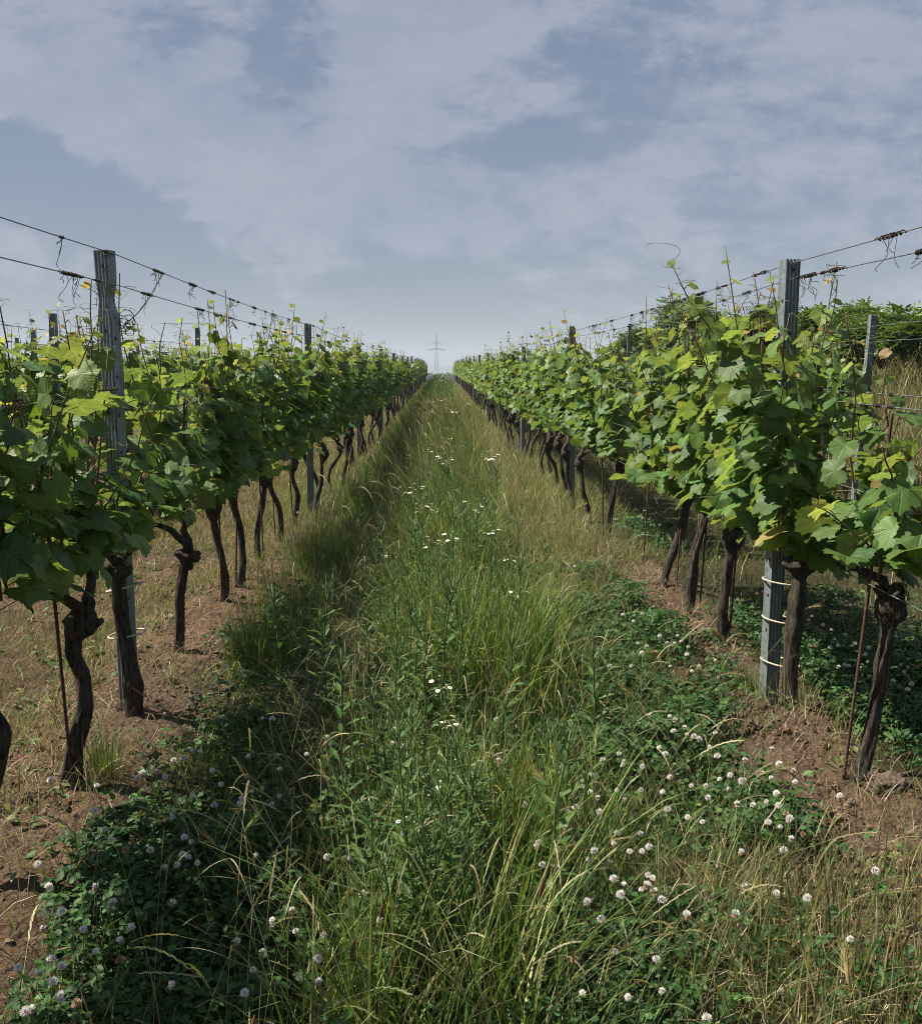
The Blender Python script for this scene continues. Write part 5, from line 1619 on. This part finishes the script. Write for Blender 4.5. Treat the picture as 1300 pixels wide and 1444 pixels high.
def build_fleabane():
    rng = np.random.default_rng(19)
    protos = [make_fleabane(1, .64, 30, 6, 4), make_fleabane(2, .55, 24, 4, 5), make_fleabane(3, .70, 26, 8, 3), make_fleabane(4, .5, 22, 2, 5)]
    used = [False] * 4
    # (u, v of the flower cluster, proto, wanted height, label)
    near = [(635, 1025, 0, .52, 'fleabane with a level cluster of small white daisies rising over dark weeds'), (620, 962, 1, .5, 'fleabane with a flat white daisy pair above the tangle'),
            (655, 1078, 1, .42, 'shorter fleabane with a few white daisies close under a taller one'), (595, 1105, 3, .45, 'fleabane with only round white buds on a leafy stem'),
            (568, 1170, 3, .40, 'leafy fleabane with greenish buds lowest in the grass'), (575, 690, 0, .80, 'tall leafy fleabane rising at the track side with tiny daisies'),
            (592, 715, 1, .70, 'slender fleabane beside the tall leafy one'), (690, 748, 2, .66, 'fleabane with the largest bright cluster of white daisies'),
            (672, 708, 1, .66, 'fleabane with a small flat daisy cluster behind the largest one'), (710, 786, 2, .58, 'fleabane with a broad daisy cluster in front of the largest one'),
            (605, 762, 1, .6, 'fleabane with sparse daisies between the tall leafy one and the largest cluster'), (632, 757, 1, .6, 'fleabane with two daisies in the middle of the path'),
            (540, 790, 3, .5, 'short fleabane with one daisy at the edge of the wheel track'), (730, 835, 1, .5, 'fleabane with a low pair of daisies towards the straw grass'),
            (637, 642, 1, .8, 'distant fleabane with a small cluster in the tall stalks'), (665, 725, 3, .6, 'fleabane with few tiny daisies behind the broad clusters')]
    for u, v, k, H, lab in near:
        o = copy_tree(protos[k]) if used[k] else protos[k]; used[k] = True
        x, y = ray_ground(u, v, H - .07)
        s = H / (.64, .55, .70, .5)[k] / 1.06
        o.location = (x, y, gzf(x, y)); o.scale = (s, s, s) if y < 5 else (s * 1.25, s * 1.25, s)
        o.rotation_euler = (rng.normal(0, .05), rng.normal(0, .05), rng.uniform(0, 6.28))
        tag(o, lab, None, 'white daisy fleabanes on the path')
    for i in range(10):
        y = 7 + 22 * (i / 10) ** 1.1 + rng.uniform(-.3, .3); x = rng.normal(.06, .28)
        k = rng.choice([0, 1, 2, 2]); o = copy_tree(protos[k])
        s = rng.uniform(1.0, 1.45); w = s * max(1, (y / 10) ** .35)
        o.location = (x, y, gzf(x, y)); o.scale = (w, w, s); o.rotation_euler = (0, 0, rng.uniform(0, 6.28))
        band = 'before the second posts' if y < 10.5 else 'between the second and third posts' if y < 17 else 'between the third and fourth posts' if y < 23.5 else 'beyond the fourth posts'
        tag(o, 'white flowering fleabane on the path strip %s' % band, None, 'fleabanes %s' % band)
    # leafy plants without flowers
    pr = None
    for i in range(120):
        y = 2.0 + 9.0 * rng.random() ** .9; x = rng.normal(.02, .24)
        k = rng.integers(0, 4)
        if pr is None:
            pr = empty('leafy_weed', (0, 0, 0), 'x', 'weed')
            for c in list(protos[0].children):
                if c.name.split('.')[0] in ('stem', 'foliage'):
                    d = c.copy(); COL.objects.link(d); d.parent = pr
            o = pr
        else: o = copy_tree(pr)
        s = rng.uniform(.6, 1.0) if y < 3.6 else rng.uniform(.7, 1.15)
        o.location = (x, y, gzf(x, y)); o.scale = (s * 1.3, s * 1.3, s); o.rotation_euler = (rng.normal(0, .1), rng.normal(0, .1), rng.uniform(0, 6.28))
        band = 'near the camera' if y < 3.4 else 'level with the first posts' if y < 5.5 else 'past the first posts'
        tag(o, 'leafy green weed stem without flowers in the path middle %s' % band, None, 'flowerless weed stems %s' % band)
    for i, (u, v) in enumerate(((585, 1330), (560, 1290), (610, 1250), (590, 1210), (640, 1270), (575, 1395), (545, 1370), (630, 1180), (600, 1150), (660, 1120), (680, 1240), (560, 1180), (530, 1240), (700, 1160), (500, 1300), (620, 1400))):
        x, y = ray_ground(u, v, .0)
        o = copy_tree(pr); s = rng.uniform(.55, .85)
        o.location = (x, y, gzf(x, y)); o.scale = (s * 1.5, s * 1.5, s); o.rotation_euler = (rng.normal(0, .12), rng.normal(0, .12), rng.uniform(0, 6.28))
        tag(o, 'leafy green weed stem in the tangle at the very front of the path', None, 'flowerless weed stems at the front')
    # distant white specks: one mass
    a = Acc(); n = 900
    x = RNG.normal(.06, .3, n); y = 30 + 66 * RNG.random(n) ** .8
    b = base3(x, y, 0); b[:, 2] += U(.55, 1.0, n)
    s = .010 * (y / 14) ** .75
    M = frames(np.stack([RNG.normal(0, .3, n), RNG.normal(-.3, .3, n), np.ones(n)], 1), RNG.normal(0, 1, (n, 3))) * s[:, None, None]
    th = np.arange(7) / 7 * 2 * pi
    V = np.concatenate([[[0, 0, .1]], np.stack([np.cos(th), np.sin(th), 0 * th], 1)])
    m = RNG.random(n) < .06
    a.stamp((V, np.array([(0, 1 + i, 1 + (i + 1) % 7) for i in range(7)]), None), M[m], b[m], np.tile([.8, .79, .76], (m.sum(), 1)))
    st = Acc(); n = 5000
    x = RNG.normal(.06, .26, n); y = 12 + 84 * RNG.random(n) ** .9
    blades(st, base3(x, y), U(.5, 1.0, n), U(.01, .02, n) * (y / 20) ** .7, U(0, 6.28, n), U(.05, .45, n), tints(n, [(.055, .11, .025), (.08, .14, .035)]), 3)
    o = st.build('distant_weeds', M_GRASS); tag(o, 'dense green weeds along the far path strip', 'weeds', kind='stuff')
    f = a.build('flowers', M_PETAL, o); f['kind'] = 'stuff'


build_fleabane()


def build_tufts():
    spots = [((372, 940), .46, 800, .13, 'big fine green grass tuft beside the second trunk past the dented post'), ((445, 800), .42, 620, .14, 'green brown grass tuft at the left edge of the wheel track'),
             ((150, 1095), .26, 170, .06, 'small grass tuft at the foot of the S-bent vine'), ((1065, 985), .20, 240, .07, 'low grass tuft at the foot of the banded post')]
    for (u, v), h, n, r, lab in spots:
        cx, cy = ray_ground(u, v)
        x = cx + RNG.normal(0, r * .6, n); y = cy + RNG.normal(0, r * .7, n)
        a = Acc(); blades(a, base3(x, y), U(.5, 1.0, n) * h, U(.002, .0038, n), np.arctan2(y - cy, x - cx) + RNG.normal(0, .5, n), U(.05, .55, n), tints(n, G_FINE, (4, 3, 1.2)), 4)
        tag(a.build('grass_tuft', M_GRASS), lab, 'grass tuft')


build_tufts()

# ------------------------------------------------------------------ trees on the bank, pylon, far woods


def sprig(n, rng_seed):
    r = np.random.default_rng(rng_seed)
    V, T = [], []
    leaf = np.array([(0, 0, 0), (.17, .35, .03), (.13, .75, 0), (0, 1.05, -.06), (-.13, .75, 0), (-.17, .35, .03)])
    for k in range(n):
        f = .25 + .75 * k / (n - 1); s = (-1) ** k
        a = s * 1.05 if k < n - 1 else 0
        c, sn = math.cos(a), math.sin(a); l = .42 * r.uniform(.8, 1.15)
        P = leaf.copy() * l
        Q = P.copy(); Q[:, 0] = c * P[:, 0] + sn * P[:, 1]; Q[:, 1] = -sn * P[:, 0] + c * P[:, 1]
        Q[:, 1] += f; Q[:, 2] += -.35 * f ** 2 - .15 * np.abs(Q[:, 0]) + r.normal(0, .03)
        o = len(V); V += list(Q); T += [(o, o + 1, o + 5), (o + 1, o + 2, o + 4), (o + 1, o + 4, o + 5), (o + 2, o + 3, o + 4)]
    return np.array(V), np.array(T), None


SPRIGS = [sprig(7, i) for i in range(4)]


def make_tree(loc, label, group, W, H, seed, cols, dense=1.0, size=.26, base=.25):
    """short trunk with forking limbs; leaf sprays round the limb ends so that sky shows between them"""
    r = np.random.default_rng(seed)
    o = empty('walnut_bush', loc, label, 'tree', group)
    tr, cr = Acc(), Acc()
    loc_l, dir_l = [], []
    def limb(p, d, L, rad, depth):
        n = 7; q = np.linspace(0, 1, n)
        bend = r.normal(0, .18, 3); bend[2] = abs(bend[2]) * .5
        P = p + d * (q * L)[:, None] + bend * (L * q ** 2)[:, None]
        tube(tr, P, np.linspace(rad, rad * .45, n), 6, (1, 1, 1))
        e = P[-1]
        if depth < 3:
            for k in range(r.integers(3, 5)):
                f = r.uniform(.45, 1.0); b = np.array([np.interp(f, q, P[:, i]) for i in range(3)])
                nd = nrm(d * .7 + r.normal(0, .6, 3) * np.array([W / H * 1.2, W / H * 1.2, .8]) + np.array([0, 0, .18]))
                limb(b, nd, L * r.uniform(.5, .72), rad * .5, depth + 1)
        if depth >= 1:
            k = int((10 if depth == 3 else 5) * dense)
            for _ in range(k):
                f = r.uniform(.3, 1.05); b = np.array([np.interp(min(f, 1), q, P[:, i]) for i in range(3)]) + r.normal(0, .05, 3)
                loc_l.append(b); dir_l.append(nrm(r.normal(0, .8, 3) + d * .5 + np.array([0, 0, .15])))
    nst = r.integers(3, 5)
    tube(tr, np.array([(0, 0, -.3), (0, 0, .1), (.02, 0, base + .05)]), [.09, .075, .06], 8)
    for k in range(nst):
        a = k / nst * 2 * pi + r.normal(0, .3)
        limb(np.array([0, 0, base]), nrm(np.array([math.cos(a) * W / H * .75, math.sin(a) * W / H * .75, 1.0])), H * .48, .045, 0)
    loc_l, dir_l = np.array(loc_l), np.array(dir_l)
    n = len(loc_l)
    nn = np.stack([r.normal(0, .5, n), r.normal(-.1, .5, n), np.ones(n)], 1)
    M = frames(nn, dir_l) * (size * r.uniform(.7, 1.2, n))[:, None, None]
    ti = tints(n, cols, None, .22, r)
    w = r.integers(0, 4, n)
    for i in range(4):
        m = w == i; cr.stamp(SPRIGS[i], M[m], loc_l[m], ti[m], r.random(m.sum()))
    tr.build('trunk', M_TREEBARK, o); cr.build('crown', M_TREELEAF, o)
    return o


def build_trees():
    green = [(.07, .125, .03), (.095, .155, .04), (.12, .18, .05)]
    dark = [(.025, .05, .018), (.035, .06, .022), (.045, .075, .025)]
    spec = [  # u of centre, v of top, distance y, half width, colours, density, label
        (968, 420, 27, 1.5, green, 1.0, 'loose green walnut bush with a pointed tip left of the dense dark one'),
        (1062, 420, 25, 2.0, dark, 2.6, 'dense dark rounded bush rising behind the banded post'),
        (1165, 438, 21, 1.2, green, 1.0, 'open green walnut bush just past the banded post on the bank'),
        (1245, 450, 19, 1.0, green, 1.2, 'green walnut bush behind the leaning weathered post'),
        (1300, 440, 18, 1.1, green, 1.1, 'green walnut bush cut by the edge of the view'),
        (1110, 455, 29, 1.7, green, 1.2, 'lower green bush half hidden by the banded post'),
        (920, 462, 34, 1.7, green, 1.2, 'small green bush sloping down at the end of the bushes'),
        (880, 474, 44, 2.0, green, 1.2, 'low far bush nearest to the path end'),
        (1010, 445, 33, 1.8, green, 1.4, 'green bush filling the gap left of the dense dark one'),
        (1200, 480, 30, 1.6, green, 1.3, 'bush in the second line between the weathered post and banded post'),
        (1350, 430, 19, 1.5, green, 1.1, 'walnut bush outside the frame edge')]
    for i, (u, v, y, W, cols, dn, lab) in enumerate(spec[:-1]):
        x = (u - 620) / F_PX * y; g = gzf(x, y); zt = EYE + (524 - v) / F_PX * y
        H = (zt - g)
        make_tree((x, y, g), lab, 'bushes on the bank to the right', W, H * .92, 40 + i, cols, dn, .30 if dn < 2 else .2)
    # low far woodland patch on the plain
    a = Acc(); r = np.random.default_rng(3)
    for _ in range(160):
        x = r.uniform(-14, 60); y = r.uniform(820, 900); h = r.uniform(5, 9.5)
        n = 60; d = nrm(r.normal(0, 1, (n, 3))); p = np.array([x, y, -9 + h * .55]) + d * np.array([4, 4, h * .5]) * r.uniform(.6, 1, (n, 1))
        M = frames(d, r.normal(0, 1, (n, 3))) * 1.6
        V = np.array([(-.5, -.5, 0), (.5, -.5, 0), (.6, .5, .1), (-.4, .6, 0)])
        a.stamp((V, None, np.array([(0, 1, 2, 3)])), M, p, tints(n, dark, rng=r))
    tag(a.build('far_wood', M_TREELEAF), 'dark low wood on the plain at the end of the path', 'wood', kind='stuff')


build_trees()


def build_pylon():
    y = 760.0; k = y / F_PX
    x = (615.5 - 620) * k
    g = gzf(x, y)
    o = empty('electricity_pylon', (x, y, g), 'tall lattice electricity pylon far off above the end of the path', 'pylon')
    top = EYE + (524 - 472) * k - g; a1 = EYE + (524 - 485) * k - g; a2 = EYE + (524 - 494) * k - g
    b = Acc(); w0, w1, w2 = 1.9, .8, .45
    def half(z): return w0 + (w1 - w0) * min(z / a2, 1) if z < a2 else w1 + (w2 - w1) * (z - a2) / (a1 - a2 + 1e-6) if z < a1 else max(.08, w2 * (1 - (z - a1) / (top - a1)))
    lv = np.concatenate([np.linspace(0, a2, 9), np.linspace(a2, a1, 4)[1:], np.linspace(a1, top, 4)[1:]])
    cor = [(-1, -1), (1, -1), (1, 1), (-1, 1)]
    for sx, sy in cor: tube(b, np.array([(sx * half(z), sy * half(z), z) for z in lv]), .10, 4)
    for z0, z1 in zip(lv[:-1], lv[1:]):
        h0, h1 = half(z0), half(z1)
        for i in range(4):
            p, q = cor[i], cor[(i + 1) % 4]
            tube(b, np.array([(p[0] * h0, p[1] * h0, z0), (q[0] * h1, q[1] * h1, z1)]), .07, 3)
            tube(b, np.array([(q[0] * h0, q[1] * h0, z0), (p[0] * h1, p[1] * h1, z1)]), .07, 3)
    b.build('lattice_mast', M_PYLON, o)
    for z, half_w in ((a1, 7.2 * k), (a2, 11 * k)):
        c = Acc()
        for s in (-1, 1):
            for sy in (-.4, .4):
                tube(c, np.array([(0, sy, z), (s * half_w, 0, z)]), .13, 4)
                tube(c, np.array([(0, sy, z + 1.3), (s * half_w, 0, z + .1)]), .09, 4)
            for f in (.3, .6):
                tube(c, np.array([(s * half_w * f, 0, z), (s * half_w * f, 0, z + 1.3 * (1 - f))]), .07, 3)
        arm = c.build('cross_arm', M_PYLON, o)
        for s in (-1, 1):
            d = Acc(); q = np.linspace(0, 1, 9)
            tube(d, np.stack([np.full(9, s * half_w * .97), np.zeros(9), z - 1.3 * q], 1), .1 + .06 * (np.arange(9) % 2), 6); d.build('insulator', M_PYLON, arm)


build_pylon()


def build_haze():
    a = Acc()
    x, y0, y1, z0, z1 = 8800, -50, 8900, -40.0, 160.0
    V = [(sx * x, y, z) for z in (z0, z1) for y in (y0, y1) for sx in (-1, 1)]
    a.add(np.array(V), None, [(0, 2, 3, 1), (4, 5, 7, 6), (0, 1, 5, 4), (2, 6, 7, 3), (0, 4, 6, 2), (1, 3, 7, 5)])
    m, nt, N, L, out = new_mat('air')
    v = N.new('ShaderNodeVolumePrincipled')
    v.inputs['Color'].default_value = (.66, .76, .88, 1)
    v.inputs['Density'].default_value = HAZE
    L.new(v.outputs[0], out.inputs['Volume'])
    o = a.build('haze', m, smooth=False); tag(o, kind='stuff')


HAZE = 0.00034
build_haze()
